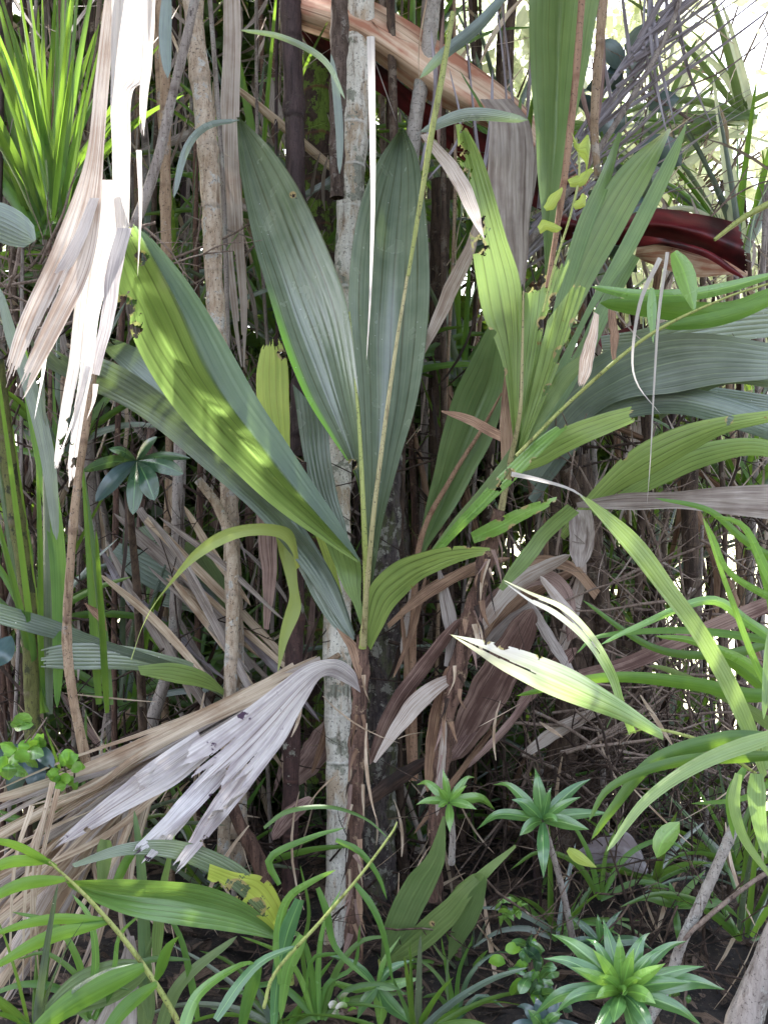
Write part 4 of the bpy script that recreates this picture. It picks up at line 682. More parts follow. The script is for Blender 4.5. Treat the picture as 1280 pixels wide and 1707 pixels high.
for pts, w, mm, d in (([(1270, 1280), (1300, 1200), (1340, 1100)], 30, 'cane', 1.85), ([(1260, 1290), (1180, 1240), (1090, 1215), (1040, 1225)], 8, 'rachis', 1.84),
    ([(1300, 1230), (1200, 1235), (1090, 1270), (1020, 1350), (985, 1400)], 32, 'grassd', 1.8), ([(1320, 1215), (1180, 1265), (1080, 1330), (1010, 1420)], 30, 'cane', 1.7), ([(1300, 1260), (1130, 1270), (1020, 1310), (980, 1370)], 24, 'grassd', 1.75),
    ([(1230, 1290), (1222, 1340), (1240, 1400), (1290, 1470)], 22, 'cane', 1.75), ([(1260, 1290), (1262, 1350), (1276, 1430)], 34, 'cane', 1.72), ([(1240, 1280), (1215, 1330), (1222, 1400)], 18, 'grass', 1.8),
    ([(1340, 1150), (1250, 1160), (1150, 1140), (1010, 1130), (860, 1160)], 28, 'grass', 1.95), ([(1340, 1100), (1250, 1040), (1180, 1000), (1060, 1045), (1000, 1075)], 20, 'fresh', 1.9), ([(1340, 1080), (1240, 1060), (1130, 1050), (1000, 1060), (960, 1090)], 17, 'grass', 1.95),
    ([(1320, 1180), (1250, 1110), (1160, 1070), (1090, 1060)], 22, 'fresh', 2.0), ([(1340, 1230), (1270, 1130), (1215, 990), (1170, 860)], 14, 'fresh', 1.85), ([(1340, 1060), (1280, 960), (1240, 880), (1190, 860)], 22, 'fresh', 1.8),
    ([(1330, 1020), (1220, 960), (1190, 900), (1175, 868)], 16, 'fresh', 1.78), ([(1310, 1120), (1290, 1000), (1260, 920), (1240, 915)], 34, 'grass', 1.9), ([(1340, 1200), (1200, 1090), (1120, 1060)], 26, 'grass', 2.05),
    ([(1320, 1240), (1240, 1180), (1120, 1120), (1080, 1110)], 24, 'green', 2.1), ([(1330, 960), (1240, 900), (1180, 850), (1090, 830)], 16, 'grass', 2.1), ([(1320, 1060), (1210, 1090), (1090, 1080), (970, 1000)], 18, 'grassd', 2.1),
    ([(1300, 1290), (1240, 1330), (1150, 1340)], 12, 'grass', 1.9), ([(1330, 1010), (1290, 1060), (1272, 1200)], 26, 'cane', 1.82)):
    blade('leaf', pts, w, M[mm], t, d=d, tilt=U(-.4, .4), twist=U(-.4, .4), fold=.3)
tag(blade('strap_leaf', [(985, 478), (1070, 492), (1170, 488), (1300, 455)], 20, M['fresh'], None, d=2.3, prof='two'), 'bright green strap blade lying level just under the red sheath', 'grass blade')
tag(blade('strap_leaf', [(1000, 505), (1100, 515), (1210, 520), (1300, 480)], 34, M['grass'], None, d=2.35, prof='two'), 'wider green strap blade lying level under the bright one', 'grass blade')
tag(blade('strap_leaf', [(1100, 545), (1200, 530), (1300, 495)], 24, M['grass'], None, d=2.3, prof='two'), 'darker green strap blade curving up above the blue-green blades', 'grass blade')
tag(blade('strap_leaf', [(1122, 420), (1140, 455), (1158, 522)], 34, M['fresh'], None, d=2.2, prof='lance'), 'short hanging green leaf just in front of the curled red sheath', 'grass blade')
tag(blade('strap_leaf', [(1086, 480), (1086, 530), (1088, 572)], 16, M['fresh'], None, d=2.2, prof='lance'), 'small hanging green leaf over the blue-green blades', 'grass blade')
tag(tube('grass_stalk', [(1300, 330), (1240, 362), (1190, 400)], [6, 5, 3], M['rachis'], d=2.3), 'yellow-green stalk sloping in above the curled red sheath', 'stalk')
tag(tube('grass_stalk', [(860, 760), (960, 660), (1080, 560), (1200, 500), (1290, 470)], [3, 3, 3, 2, 2], M['rachis'], d=2.2), 'thin yellow-green stalk rising across the blue-green blades', 'stalk')
t = thing('climbing_vine', 'thin vine with small torn yellow-green leaves twisting up the rusty cane', 'vine', (930, 500, 2.2))
tube('stem', [(905, 520), (925, 440), (950, 360), (965, 290), (960, 230)], [2, 2, 2, 2, 1], M['rachis'], t, d=2.2)
for q in ([[(895, 378), (905, 366), (922, 372), (934, 378)], [(900, 390), (912, 384), (925, 388), (936, 382)]], [[(905, 345), (918, 325), (936, 312)], [(910, 352), (926, 346), (938, 316)]], [[(952, 220), (965, 240), (982, 225), (978, 290)], [(956, 245), (968, 262), (974, 270), (976, 300)]], [[(945, 300), (965, 290), (985, 280)], [(950, 312), (970, 310), (990, 284)]], [[(952, 340), (965, 330), (970, 322)], [(958, 350), (972, 345), (978, 328)]]):
    loft('leaf', q, M['yellow'], t, d=2.2, belly=.2)
clump('loose grass tuft with thin arching blades in front of the tan frond foot', (150, 1680, 1.9), [
    ([(150, 1690), (130, 1600), (90, 1540), (20, 1520)], 14), ([(150, 1690), (160, 1600), (150, 1530), (120, 1490)], 16), ([(155, 1700), (200, 1630), (250, 1600), (320, 1600)], 16), ([(150, 1700), (100, 1650), (40, 1640), (-20, 1660)], 18), ([(160, 1700), (190, 1620), (200, 1560), (240, 1520)], 12), ([(150, 1700), (140, 1640), (80, 1590), (30, 1600)], 12)], ['grass', 'fresh', 'grassd'])
clump('dense grass tuft with crossing blades between the white trunk foot and the seedling', (530, 1690, 2.0), [
    ([(530, 1700), (520, 1620), (500, 1560), (440, 1540)], 14), ([(535, 1700), (560, 1620), (600, 1570), (650, 1560)], 14), ([(530, 1700), (530, 1610), (540, 1540), (570, 1480)], 13), ([(530, 1700), (480, 1650), (440, 1640), (390, 1660)], 16), ([(540, 1700), (580, 1650), (640, 1640), (680, 1660)], 12), ([(525, 1700), (500, 1630), (470, 1590), (400, 1560)], 12), ([(530, 1700), (545, 1640), (590, 1610), (600, 1540)], 10), ([(528, 1700), (505, 1600), (515, 1520), (500, 1440)], 10)], ['grass', 'grassd', 'fresh'])
clump('thin dim grass tuft rising on the soil beside the V-shaped seedling', (760, 1690, 2.15), [
    ([(760, 1700), (740, 1640), (700, 1600), (660, 1600)], 10), ([(760, 1700), (780, 1630), (820, 1590), (860, 1590)], 10), ([(760, 1700), (765, 1620), (790, 1560)], 9), ([(758, 1700), (730, 1660), (700, 1665)], 12), ([(762, 1700), (800, 1660), (840, 1680)], 12), ([(762, 1700), (745, 1620), (735, 1560)], 9)], ['grassd', 'leather', 'grass'])
clump('dark grass tuft under the torn whitened blades', (1000, 1500, 2.3), [
    ([(1000, 1500), (960, 1440), (900, 1420), (850, 1450)], 12), ([(1000, 1500), (1040, 1430), (1100, 1400), (1150, 1420)], 12), ([(1000, 1500), (1010, 1420), (1040, 1360)], 10), ([(1000, 1500), (980, 1420), (940, 1350)], 11), ([(1000, 1500), (1060, 1470), (1120, 1480)], 12)], ['grassd', 'grass'])
for (x, y, d, n_, L_, lab) in ((930, 1560, 2.35, 12, 170, 'thin arching strap clump beneath the medium rosette'), (60, 1720, 1.8, 12, 250, 'arching strap clump filling the lowest corner under the green frond'), (470, 1720, 2.1, 12, 240, 'arching strap clump under the low seedling'),
        (690, 1740, 1.9, 12, 240, 'arching strap clump cut by the bottom edge below the V-shaped seedling'), (1240, 1560, 2.4, 12, 220, 'arching strap clump behind the thin pale twig'), (1080, 1480, 2.5, 10, 170, 'arching strap clump behind the largest rosette')):
    strapclump_(lab, (x, y), n_, L_, 13, 20, 160, d, ['grassd', 'grassd', 'grass', 'palm'], None, .55)
# rosettes
def rosette(label, c, n, L, w, d, mats, stemto=None, up=.25, fill=1., sq=1.):
    t = thing('rosette_plant', label, 'rosette plant', (c[0], c[1] + 60, d), 'whorled rosette plants on the soil')
    if stemto: tube('stem', [(c[0], c[1], d + .02), ((c[0] + stemto[0]) / 2 + 4, (c[1] + stemto[1]) / 2, d + .04), (*stemto, d + .06)], [5, 5, 6], M['greyst'], t, rings=30)
    for i in range(n):
        a = i * 2.39996 + U(-.15, .15); lay = i / n; l = L * (1.05 - .55 * lay ** 1.5) * U(.88, 1.08)
        el = R(5 + 62 * lay ** 1.3)
        x, y, z = math.cos(a) * math.cos(el), math.sin(a) * math.cos(el), math.sin(el)
        # rosette axis leans toward the camera and up
        def pt(s, dr):
            X, Yp, Z = x * s, y * s * sq, z * s - dr
            return (c[0] + X * l, c[1] - (Yp * .80 + Z * .6) * l, d - (Z * .8 - Yp * .6) * l * .00061 * d)
        k = .1 + .12 * (1 - lay)
        k *= U(.3, 2.2); blade('leaf', [pt(.03, 0), pt(.35, -.05), pt(.7, -.0), pt(1.0, k)], w * (1 - .35 * lay) * U(.75, 1.15), M[mats[0] if lay < .62 else mats[1]], t, prof='lance', tilt=U(-.35, .35), fold=.3, m=7, n=16)
    return t
rosette('largest rosette plant with glossy bright green pointed leaves at the bottom of the picture', (1036, 1655), 27, 158, 31, 1.75, ('ros', 'fresh'))
rosette('medium rosette plant with long dark green leaves and one yellow leaf, above the largest rosette', (904, 1368), 12, 122, 25, 2.1, ('ros', 'ros'), (955, 1570))
rosette('small rosette plant against the dark stems, nearest the flaking stem', (748, 1338), 10, 74, 18, 2.2, ('fresh', 'fresh'), (752, 1440))
rosette('dim rosette plant half hidden behind the largest one', (1000, 1572), 9, 80, 17, 2.1, ('leather', 'ros'))
rosette('loose few-leaved rosette behind the ringed dracaena stem', (1125, 1512), 7, 100, 16, 2.3, ('grassd', 'ros'))
rosette('bluish rosette cut by the bottom edge beside the largest rosette', (905, 1712), 11, 75, 24, 1.8, ('leatherb', 'ros'))
tag(blade('fallen_leaf', [(946, 1416), (968, 1432), (994, 1446)], 20, M['yellow'], None, d=2.05, prof='lance'), 'single yellow leaf resting under the medium rosette', 'leaf')
tag(blade('upright_leaf', [(1094, 1430), (1105, 1400), (1132, 1370)], 32, M['fresh'], None, d=2.1, prof='oval'), 'single oval green leaf standing up before the dark soil', 'leaf')
# small leafy shrubs
def shrublet(label, c, n, spread, lw, ll, d, mats, name='shrub', cat='shrub', base=None, dd=.15, prof='oval'):
    t = thing(name, label, cat, (base or (c[0], c[1] + spread, d)))
    b = base or (c[0], c[1] + spread * 1.4, d)
    ns = max(3, n // 8); tips = []
    for i in range(ns):
        e = (c[0] + U(-spread, spread), c[1] + U(-spread, spread) * .9, d + U(-dd, dd)); tips.append(e)
        tube('twig', [b, ((b[0] + e[0]) / 2 + U(-9, 9), (b[1] + e[1]) / 2, d), e], [2.4, 1.8, 1], M['twig'], t)
    for i in range(n):
        s = tips[i % ns]; f = U(.3, 1); s = [b[k] * (1 - f) + s[k] * f for k in range(3)]; s = (s[0] + U(-6, 6), s[1] + U(-6, 6), s[2])
        a = U(0, 6.28); L = ll * U(.7, 1.2)
        e = (s[0] + math.cos(a) * L, s[1] + math.sin(a) * L * .8, s[2] - U(-.05, .07))
        m_ = ((s[0] + e[0]) / 2, (s[1] + e[1]) / 2 - L * .12, (s[2] + e[2]) / 2 - .015)
        blade('leaf', [s, m_, e], lw * U(.7, 1.2), M[mats[i % len(mats)]], t, prof=prof, tilt=U(-.9, .9), fold=.2, n=8)
    return t
shrublet('tiny-leaved green shrublet on the soil beside the largest rosette', (900, 1600), 46, 60, 20, 34, 2.0, ('vine', 'ros', 'leather', 'ros'), base=(915, 1700, 2.0))
shrublet('low creeping herb with little leaves near the ringed dracaena stem', (1140, 1610), 18, 50, 12, 20, 2.2, ('vine', 'ros'))
shrublet('little vine with pale green lobed leaves at the frame edge above the tan frond', (50, 1215), 22, 45, 26, 30, 2.1, ('vine', 'fresh'), 'climbing_vine', 'vine', base=(-10, 1330, 2.1))
shrublet('small bright herb peeping out through the tan frond', (115, 1285), 14, 34, 18, 24, 2.15, ('vine',), 'herb', 'herb')
shrublet('white-tipped sprout at the bottom edge beside the star-shaped tuft', (572, 1672), 7, 14, 12, 20, 2.0, ('whitegreen', 'vine'), 'herb', 'herb')
shrublet('feathery bright fern-like herb standing between seedling and shrublet', (852, 1500), 16, 22, 10, 26, 2.2, ('fresh',), 'herb', 'herb', prof='lance')
t = thing('leathery_shrub', 'shrub with a whorl of dark glossy leathery leaves behind the white dead leaf', 'shrub', (225, 772, 2.45))
tube('stem', [(226, 760, 2.45), (218, 850, 2.5), (230, 1000, 2.6), (240, 1250, 2.7)], [5, 6, 7, 8], M['brownst'], t)
for e, w, mm in (((306, 790), 28, 'leather'), ((258, 834), 34, 'leather'), ((222, 858), 28, 'leather'), ((160, 836), 28, 'leatherb'), ((138, 786), 22, 'leather'), ((262, 728), 16, 'leather'), ((318, 764), 14, 'leather'), ((182, 748), 16, 'leather')):
    s = (228, 768, 2.44); m_ = ((s[0] + e[0]) / 2, (s[1] + e[1]) / 2 - 6, 2.36); blade('leaf', [s, m_, (*e, 2.34)], w, M[mm], t, prof='oval', tilt=U(-.5, .5), fold=.25, m=7, n=14)
t = thing('leathery_shrub', 'blue-leaved leathery shrub low at the frame edge beneath the little vine', 'shrub', (40, 1250, 2.2))
tube('stem', [(40, 1236, 2.2), (50, 1400, 2.25), (60, 1600, 2.3)], [5, 6, 7], M['brownst'], t)
for s, e, w in (((30, 1240), (20, 1328), 34), ((46, 1240), (62, 1325), 34), ((30, 1240), (-30, 1290), 30), ((50, 1238), (90, 1280), 24), ((20, 1060), (-20, 1110), 40), ((40, 1250), (0, 1300), 22)):
    blade('leaf', [(*s, 2.2), ((s[0] + e[0]) / 2 + 4, (s[1] + e[1]) / 2, 2.14), (*e, 2.13)], w, M['leatherb'], t, prof='oval', fold=.25, m=7, n=14)
# strap-leaf clumps at the upper corner and side
strapclump('bright green strap-leaved clump fanning up in the upper corner', (95, 362), 28, 440, 13, 80, 108, 2.5, ['grass', 'grassd', 'grassd'])
strapclump('darker strap-leaved clump behind the bright one in the upper corner', (70, 390), 34, 420, 17, 55, 125, 2.85, ['grassd', 'grass', 'grassd'])
strapclump('green strap-leaved plant rising behind the orange-brown cane', (75, 1190), 7, 620, 19, 82, 104, 2.35, ['grassd', 'palm', 'grass'], droop=.2)
strapclump('pair of tall dark green straps standing behind the orange-brown cane', (180, 1180), 3, 470, 20, 84, 98, 2.4, ['grassd'], droop=.1)
for p, w, mm, d, l in (([(400, 50), (470, 62), (540, 100), (575, 165)], 10, 'palm', 2.45, 'thin green blade arching across the dark cane at the top'), ([(290, 330), (310, 250), (345, 210), (400, 200)], 12, 'palm', 2.5, 'dark curling green blade beside the pitted trunk'),
        ([(60, 400), (0, 370), (-60, 350)], 60, 'blue', 2.3, 'dull blue blade tip poking in below the upper corner clump'), ([(552, 90), (560, 150), (566, 220), (566, 290)], 13, 'blue', 2.66, 'narrow blue-green blade beside the rough slim trunk'),
        ([(700, 220), (780, 190), (880, 200)], 20, 'palm', 2.4, 'grey-green blade lying level across the grey draped dead blade'), ([(700, 130), (740, 90), (800, 40), (850, -20)], 20, 'blue', 2.4, 'blue-green blade slanting up past the ringed stem'),
        ([(280, 130), (276, 60), (280, -30)], 20, 'blue', 2.3, 'blue-grey strap blade between the white dead leaf and the leaning grey stem'), ([(500, 330), (560, 300), (620, 230)], 22, 'palm', 3.1, 'short green blade crossing behind the white trunk'),
        ([(0, 480), (20, 560), (50, 640), (80, 760), (95, 900)], 24, 'blue', 2.25, 'long blue-green strap dropping along the frame edge'), ([(30, 540), (60, 700), (90, 860), (100, 1000), (96, 1180)], 26, 'grass', 2.3, 'long mid-green strap dropping beside the blue one')):
    tag(blade('strap_leaf', p, w, M[mm], None, d=d, prof='two', tilt=U(-.3, .3)), l, 'leaf')

# ---------------- ground ----------------
def gz(x, y):
    b = .045 * np.sin(x * 2.1 + 1) * np.cos(y * 1.7) + .02 * np.sin(x * 7 + y * 5) + .012 * np.sin(x * 19 - y * 13)
    drop = np.clip(y - 3.9, 0, None); z = b - .62 * np.minimum(drop, 45) - 0 * drop
    back = np.clip(-y - 2, 0, 40); 
    return z + .1 * back
xs = np.r_[-1500, -600, -200, -60, -20, -8, np.linspace(-4, 4, 120), 8, 20, 60, 200, 600, 1500]
ys = np.r_[-60, -20, -6, -2, np.linspace(0, 6, 110), np.linspace(6.5, 60, 30), 100, 300, 900, 2500]
X, Y = np.meshgrid(xs, ys); Z = gz(X, Y)
bump_ = (rng.random(Z.shape) - .5) * .025; near = (np.abs(X) < 4) & (Y > 0) & (Y < 6); Z = Z + bump_ * near
t_ = NT('forest_soil'); ob = t_.n('ShaderNodeNewGeometry').outputs['Position']; sp_ = t_.n('ShaderNodeSeparateXYZ', {0: ob})
c_ = t_.mix(t_.ramp(t_.noise(ob, 16., 6, .7), .4, .62), (.008, .006, .005), (.035, .024, .017))
c_ = t_.mix(t_.ramp(t_.noise(ob, 70., 4, .7), .58, .68), c_, (.12, .09, .06))
c_ = t_.mix(t_.ramp(sp_.outputs[1], 40, 60), c_, t_.mix(t_.noise(ob, .02, 3), (.34, .36, .2), (.45, .43, .3)))  # far ground coloured pale to read as bright specks of light through the stems
pb = t_.n('ShaderNodeBsdfPrincipled', {'Base Color': c_, 'Roughness': .9, 'Normal': t_.n('ShaderNodeBump', {'Strength': .8, 'Distance': .02, 'Height': t_.noise(ob, 45., 6, .75)}).outputs[0]})
t_.n('ShaderNodeOutputMaterial', {0: pb.outputs[0]})
g = mk('ground', np.stack([X, Y, Z], -1).reshape(-1, 3), grid(len(ys), len(xs))[:, ::-1], None, t_.m); g['kind'] = 'structure'
# leaf litter and sticks: nobody could count them
def world_quad(c, l, w, a, tl, cur=.2):
    n = 5; s = np.linspace(-.5, .5, n); ww = w * np.cos(s * 2.6)
    di = np.array([math.cos(a), math.sin(a), 0]); pe = np.array([-math.sin(a), math.cos(a), tl])
    ctr = np.array(c) + s[:, None] * l * di + np.array([0, 0, 1.]) * (cur * l * (.25 - s[:, None] ** 2))
    V = np.stack([ctr - pe * ww[:, None] / 2, ctr + pe * ww[:, None] / 2], 1)
    return V.reshape(-1, 3), grid(n, 2), np.stack([np.tile([0, 1.], n), np.repeat(np.linspace(0, 1, n), 2)], -1)
L_ = []
for i in range(9000):
    x, y = U(-2.6, 2.6), U(1.2, 4.6)
    L_.append(world_quad((x, y, gz(x, y) + U(.0, .03)), U(.015, .15) ** 1.1, U(.004, .035), U(0, 6.28), U(-.8, .8), U(-.3, .6)))
tag(mk('leaf_litter', *merge(L_), M['litter']), 'brown dead leaves littering the dark soil', 'leaf litter', None, 'stuff')

# ---------------- the thicket behind ----------------
# thin stems, each its own object
GS = 'thin stems crowded in the thicket behind the palms'
mats_ = ['greyst', 'brownst', 'brownst', 'tanst', 'darkst', 'greyst', 'twig', 'palmst']
LB = {'greyst': 'thin grey stem standing in the thicket behind the palms', 'brownst': 'thin brown stem standing in the thicket behind the palms', 'tanst': 'thin tan stem standing in the thicket behind the palms', 'darkst': 'thin dark purplish cane standing in the thicket behind the palms', 'twig': 'thin twig-brown stem standing in the thicket behind the palms', 'palmst': 'thin reddish stem standing in the thicket behind the palms'}
for i in range(150):
    x = rng.choice([U(-60, 560), U(-60, 560), U(560, 900), U(900, 1340)]); d = U(2.8, 4.6); r = U(3, 10) * 2.8 / d
    ylo, yhi = (-60, 853 + 1.15 / (.00061 * d) + 30)
    if x > 900: ylo = U(300, 900)
    if 530 < x < 620: continue
    lean = U(-60, 60) if i % 5 else U(-240, 240); n = 5; m_ = mats_[i % 8]
    pts = [(x + lean * f + U(-12, 12), yhi + (ylo - yhi) * f, d) for f in np.linspace(0, 1, n)]
    tag(tube('stem', pts, [r, r * .8], M[m_], None, rings=3 if i % 2 else 0, sides=7, n=40), LB[m_], 'stem', GS)
# dead straps hanging
DL = {'grey': 'grey dead strap leaf hanging among the thicket stems', 'tan': 'tan dead strap leaf hanging among the thicket stems', 'brown': 'brown dead strap leaf hanging among the thicket stems', 'rust': 'rust-coloured dead strap leaf hanging among the thicket stems', 'pinkdead': 'pinkish dead strap leaf hanging among the thicket stems'}
for i in range(150):
    x, y = (U(-40, 560), U(-60, 1150)) if i % 5 < 3 else (U(560, 1300), U(300, 1250)); d = U(3.0, 3.9); L = U(150, 420); a = R(rng.choice([U(70, 110), U(20, 160)]))
    m_ = list(DL)[i % 5]; e = (x + math.cos(a) * L, y + math.sin(a) * L, d + U(-.1, .3))
    mid = ((x + e[0]) / 2 + U(-25, 25), (y + e[1]) / 2 - U(0, 30), d)
    tag(blade('dead_strap', [(x, y, d), mid, e], U(8, 24), M[m_], None, prof='two', tilt=U(-1, 1), twist=U(-1.5, 1.5), fold=.5, n=18, rag=.1), DL[m_], 'dead leaf', 'dead strap leaves hanging in the thicket')
# green strap clumps
SP = ['between the dark cane and the left central blade', 'behind the mossy trunk', 'behind the lichen trunk, beside the white trunk', 'above the broad yellow-green fan', 'behind the grey draped dead blade', 'behind the hanging pink dead blade', 'between the pitted trunk and the folded blade',
      'above the leathery whorl, by the frame edge', 'under the narrow drooping blades at the frame edge', 'behind the neck of the lilac dead leaf', 'behind the orange cane foot', 'among the curled brown dead blades', 'over the largest rosette, behind the twigs', 'above the medium rosette', 'at the foot of the flaking stem',
      'behind the end of the long pale dead blade', 'behind the whitened torn blades', 'beside the lichen-patched dark cane', 'behind the leaning grey stem', 'behind the ringed stem at the top', 'under the peach sheath', 'beneath the broad grass in the corner', 'under the tips of the lilac dead leaf', 'in front of the tan frond foot', 'beside the V-shaped seedling']
for i, (x, y, d, s) in enumerate([(460, 560, 3.2, 260), (560, 420, 3.4, 260), (640, 640, 3.1, 240), (760, 640, 3.2, 300), (780, 420, 3.3, 260), (430, 330, 3.2, 300), (300, 560, 3.1, 260), (100, 760, 2.9, 240), (60, 1050, 2.9, 260), (330, 1180, 3.1, 240), (210, 1180, 3.0, 260),
        (820, 1160, 3.2, 220), (1120, 1330, 3.2, 200), (900, 1250, 3.4, 220), (690, 1400, 3.2, 200), (1230, 840, 3.3, 240), (1090, 980, 3.4, 240), (480, 1180, 3.3, 260), (230, 500, 3.4, 260), (680, 160, 3.4, 240), (840, 250, 3.5, 260), (1220, 1450, 2.7, 170), (350, 1480, 2.7, 190), (150, 1440, 2.6, 200), (780, 1640, 2.6, 110)]):
    strapclump('shaded strap-leaved plant ' + SP[i], (x, y), 18, s * 1.2, 13, 20, 160, d, ['grassd', 'grass', 'palm'], 'shaded strap-leaved plants behind the palms', .45)
# twig tangles, one per bush
def tangle(label, c, n, spread, d, mat, L=(120, 320), r=(.8, 3.4), group=None, ang=(0, 360)):
    lst = []
    def shoot(x, y, dd, a, l, rr, dep):
        k1, k2 = U(-.35, .35), U(-.35, .35)
        p = [(x, y, dd)]; aa = a
        for f in range(4):
            aa += U(-.28, .28); p.append((p[-1][0] + math.cos(aa) * l / 4, p[-1][1] + math.sin(aa) * l / 4, p[-1][2] + U(-.03, .03)))
        lst.append(tubegeo(p, [rr, rr * .8, rr * .35], sides=5, n=9))
        if dep:
            for q in p[1:4]:
                if rng.random() < .6: shoot(q[0], q[1], q[2], aa + U(.4, .9) * rng.choice([-1, 1]), l * U(.3, .55), rr * .55, dep - 1)
    for i in range(int(n * .5)):
        shoot(c[0] + U(-1, 1) * spread[0], c[1] + U(-1, 1) * spread[1], d + U(-.35, .35), R(U(*ang)), U(*L), U(*r), 2 if L[1] > 310 else 1)
    return tag(mk('twig_bush', *merge(lst), M[mat]), label, 'dead bush', group)
TB = {(1100, 1080): 'tangled behind the whitened torn blades', (1120, 850): 'under the wide blue-green blades', (900, 1200): 'between the flaking stem and the medium rosette', (1050, 1330): 'sprawling low behind the rosettes', (1180, 1540): 'around the ringed dracaena stem', (700, 1000): 'between the two tall palms',
      (120, 450): 'behind the torn white leaf', (330, 1300): 'under the tan fallen frond', (80, 900): 'behind the olive-green stem', (1150, 350): 'around the curled red sheath', (1180, 520): 'in the bright gap above the blue-green blades', (700, 1480): 'at the feet of the central trunks'}
GT = 'twiggy dead bushes filling the thicket'
for c, n, s, d, m_ in (((1100, 1080), 150, (200, 180), 2.8, 'twig'), ((1120, 850), 80, (180, 120), 3.0, 'duskt'), ((900, 1200), 90, (150, 140), 2.95, 'duskt'), ((1050, 1330), 110, (230, 90), 2.7, 'duskt'), ((1180, 1540), 90, (140, 110), 2.5, 'duskt'),
                       ((700, 1000), 60, (120, 250), 3.0, 'duskt'), ((120, 450), 70, (140, 80), 2.8, 'twig'), ((330, 1300), 80, (160, 160), 2.9, 'duskt'), ((80, 900), 60, (120, 250), 2.9, 'duskt'), ((1150, 350), 26, (170, 300), 3.3, 'twig'), ((1180, 520), 20, (140, 250), 3.6, 'greyst'), ((700, 1480), 60, (200, 90), 2.75, 'duskt')):
    tangle('twiggy dead bush ' + TB[c], c, n, s, d, m_, group=GT)
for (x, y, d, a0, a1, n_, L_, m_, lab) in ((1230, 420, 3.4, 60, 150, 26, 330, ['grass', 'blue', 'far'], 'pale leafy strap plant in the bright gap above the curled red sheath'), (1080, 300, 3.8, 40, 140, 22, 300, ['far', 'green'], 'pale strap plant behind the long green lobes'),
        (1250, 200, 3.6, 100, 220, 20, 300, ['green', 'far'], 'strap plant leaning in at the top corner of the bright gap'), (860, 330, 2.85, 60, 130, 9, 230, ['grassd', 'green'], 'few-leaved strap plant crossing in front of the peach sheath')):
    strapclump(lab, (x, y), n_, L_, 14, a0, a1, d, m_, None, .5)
for i in range(12):
    x, y = U(700, 1010), U(-40, 120); dd_ = U(2.6, 2.8)
    tag(blade('dead_strap', [(x, y, dd_), (x + U(-20, 20), y + 110, dd_), (x + U(-50, 30), y + U(180, 300), dd_)], U(4, 13), M[('grey', 'tan', 'brown', 'silver')[i % 4]], None, prof='two', tilt=U(-1, 1), twist=U(-1.5, 1.5), fold=.5, n=16), 'thin dead strap dangling before the peach sheath', 'dead leaf', 'dead straps dangling before the peach sheath')
tangle('low twiggy dead bush lying on the soil round the largest rosette', (1050, 1560), 90, (260, 110), 2.35, 'brownst', L=(60, 180), r=(.8, 2.6))
tangle('low twiggy dead bush lying on the soil between the two seedlings', (620, 1600), 60, (220, 80), 2.35, 'brownst', L=(60, 180), r=(.8, 2.6))
tangle('tangle of pale arching dead stalks low beneath the whitened blades', (960, 1215), 30, (120, 70), 2.5, 'twig', L=(180, 300), r=(1.5, 4), ang=(-25, 20))
# fine undergrowth: threads, shreds and small dead leaves nobody could count
for mm, N_, lab, box in (('grey', 1500, 'grey shreds and dry threads caught among the stems', (-40, 620, -40, 1250, 2.9, 4.4)), ('pinkdead', 500, 'pale papery shreds tangled in the bright side of the thicket', (860, 1320, 300, 1300, 2.8, 4.0)), ('tan', 220, 'straw-coloured shreds on and above the soil', (-40, 1320, 1150, 1560, 2.3, 3.2)), ('scrap', 1300, 'brown shreds and dead leaf scraps caught among the stems', (-40, 1320, 500, 1400, 2.7, 4.2)),
                         ('tan', 600, 'tan dry threads hanging through the thicket', (-40, 1320, -40, 1200, 2.9, 4.6)), ('grassd', 900, 'small green blades growing all through the thicket', (-40, 1320, 200, 1450, 2.9, 4.4))):
    L_ = []
    for i in range(N_):
        d = U(box[4], box[5]); x, y = U(box[0], box[1]), U(box[2], box[3]); l = U(30, 170) * 3 / d; a = R(90 + rng.normal() * 42); w = U(1.5, 9) * T / 853.5 * d
        s = np.linspace(0, 1, 6); bend = U(-.35, .35)
        c = P(np.stack([x + np.cos(a + bend * s) * l * s, y + np.sin(a + bend * s) * l * s, d + U(-.2, .2) * s], 1))
        an = U(0, 3.14); q = np.array([math.cos(an), math.sin(an), U(-.4, .4)]) * .5 * w * (np.sin(np.pi * np.clip(s, .04, .97)) ** .6)[:, None]
        L_.append((np.stack([c - q, c + q], 1).reshape(-1, 3), grid(6, 2), np.stack([np.tile([0, 1.], 6), np.repeat(s, 2)], -1)))
    tag(mk('undergrowth', *merge(L_), M[mm]), lab, 'undergrowth', None, 'stuff')
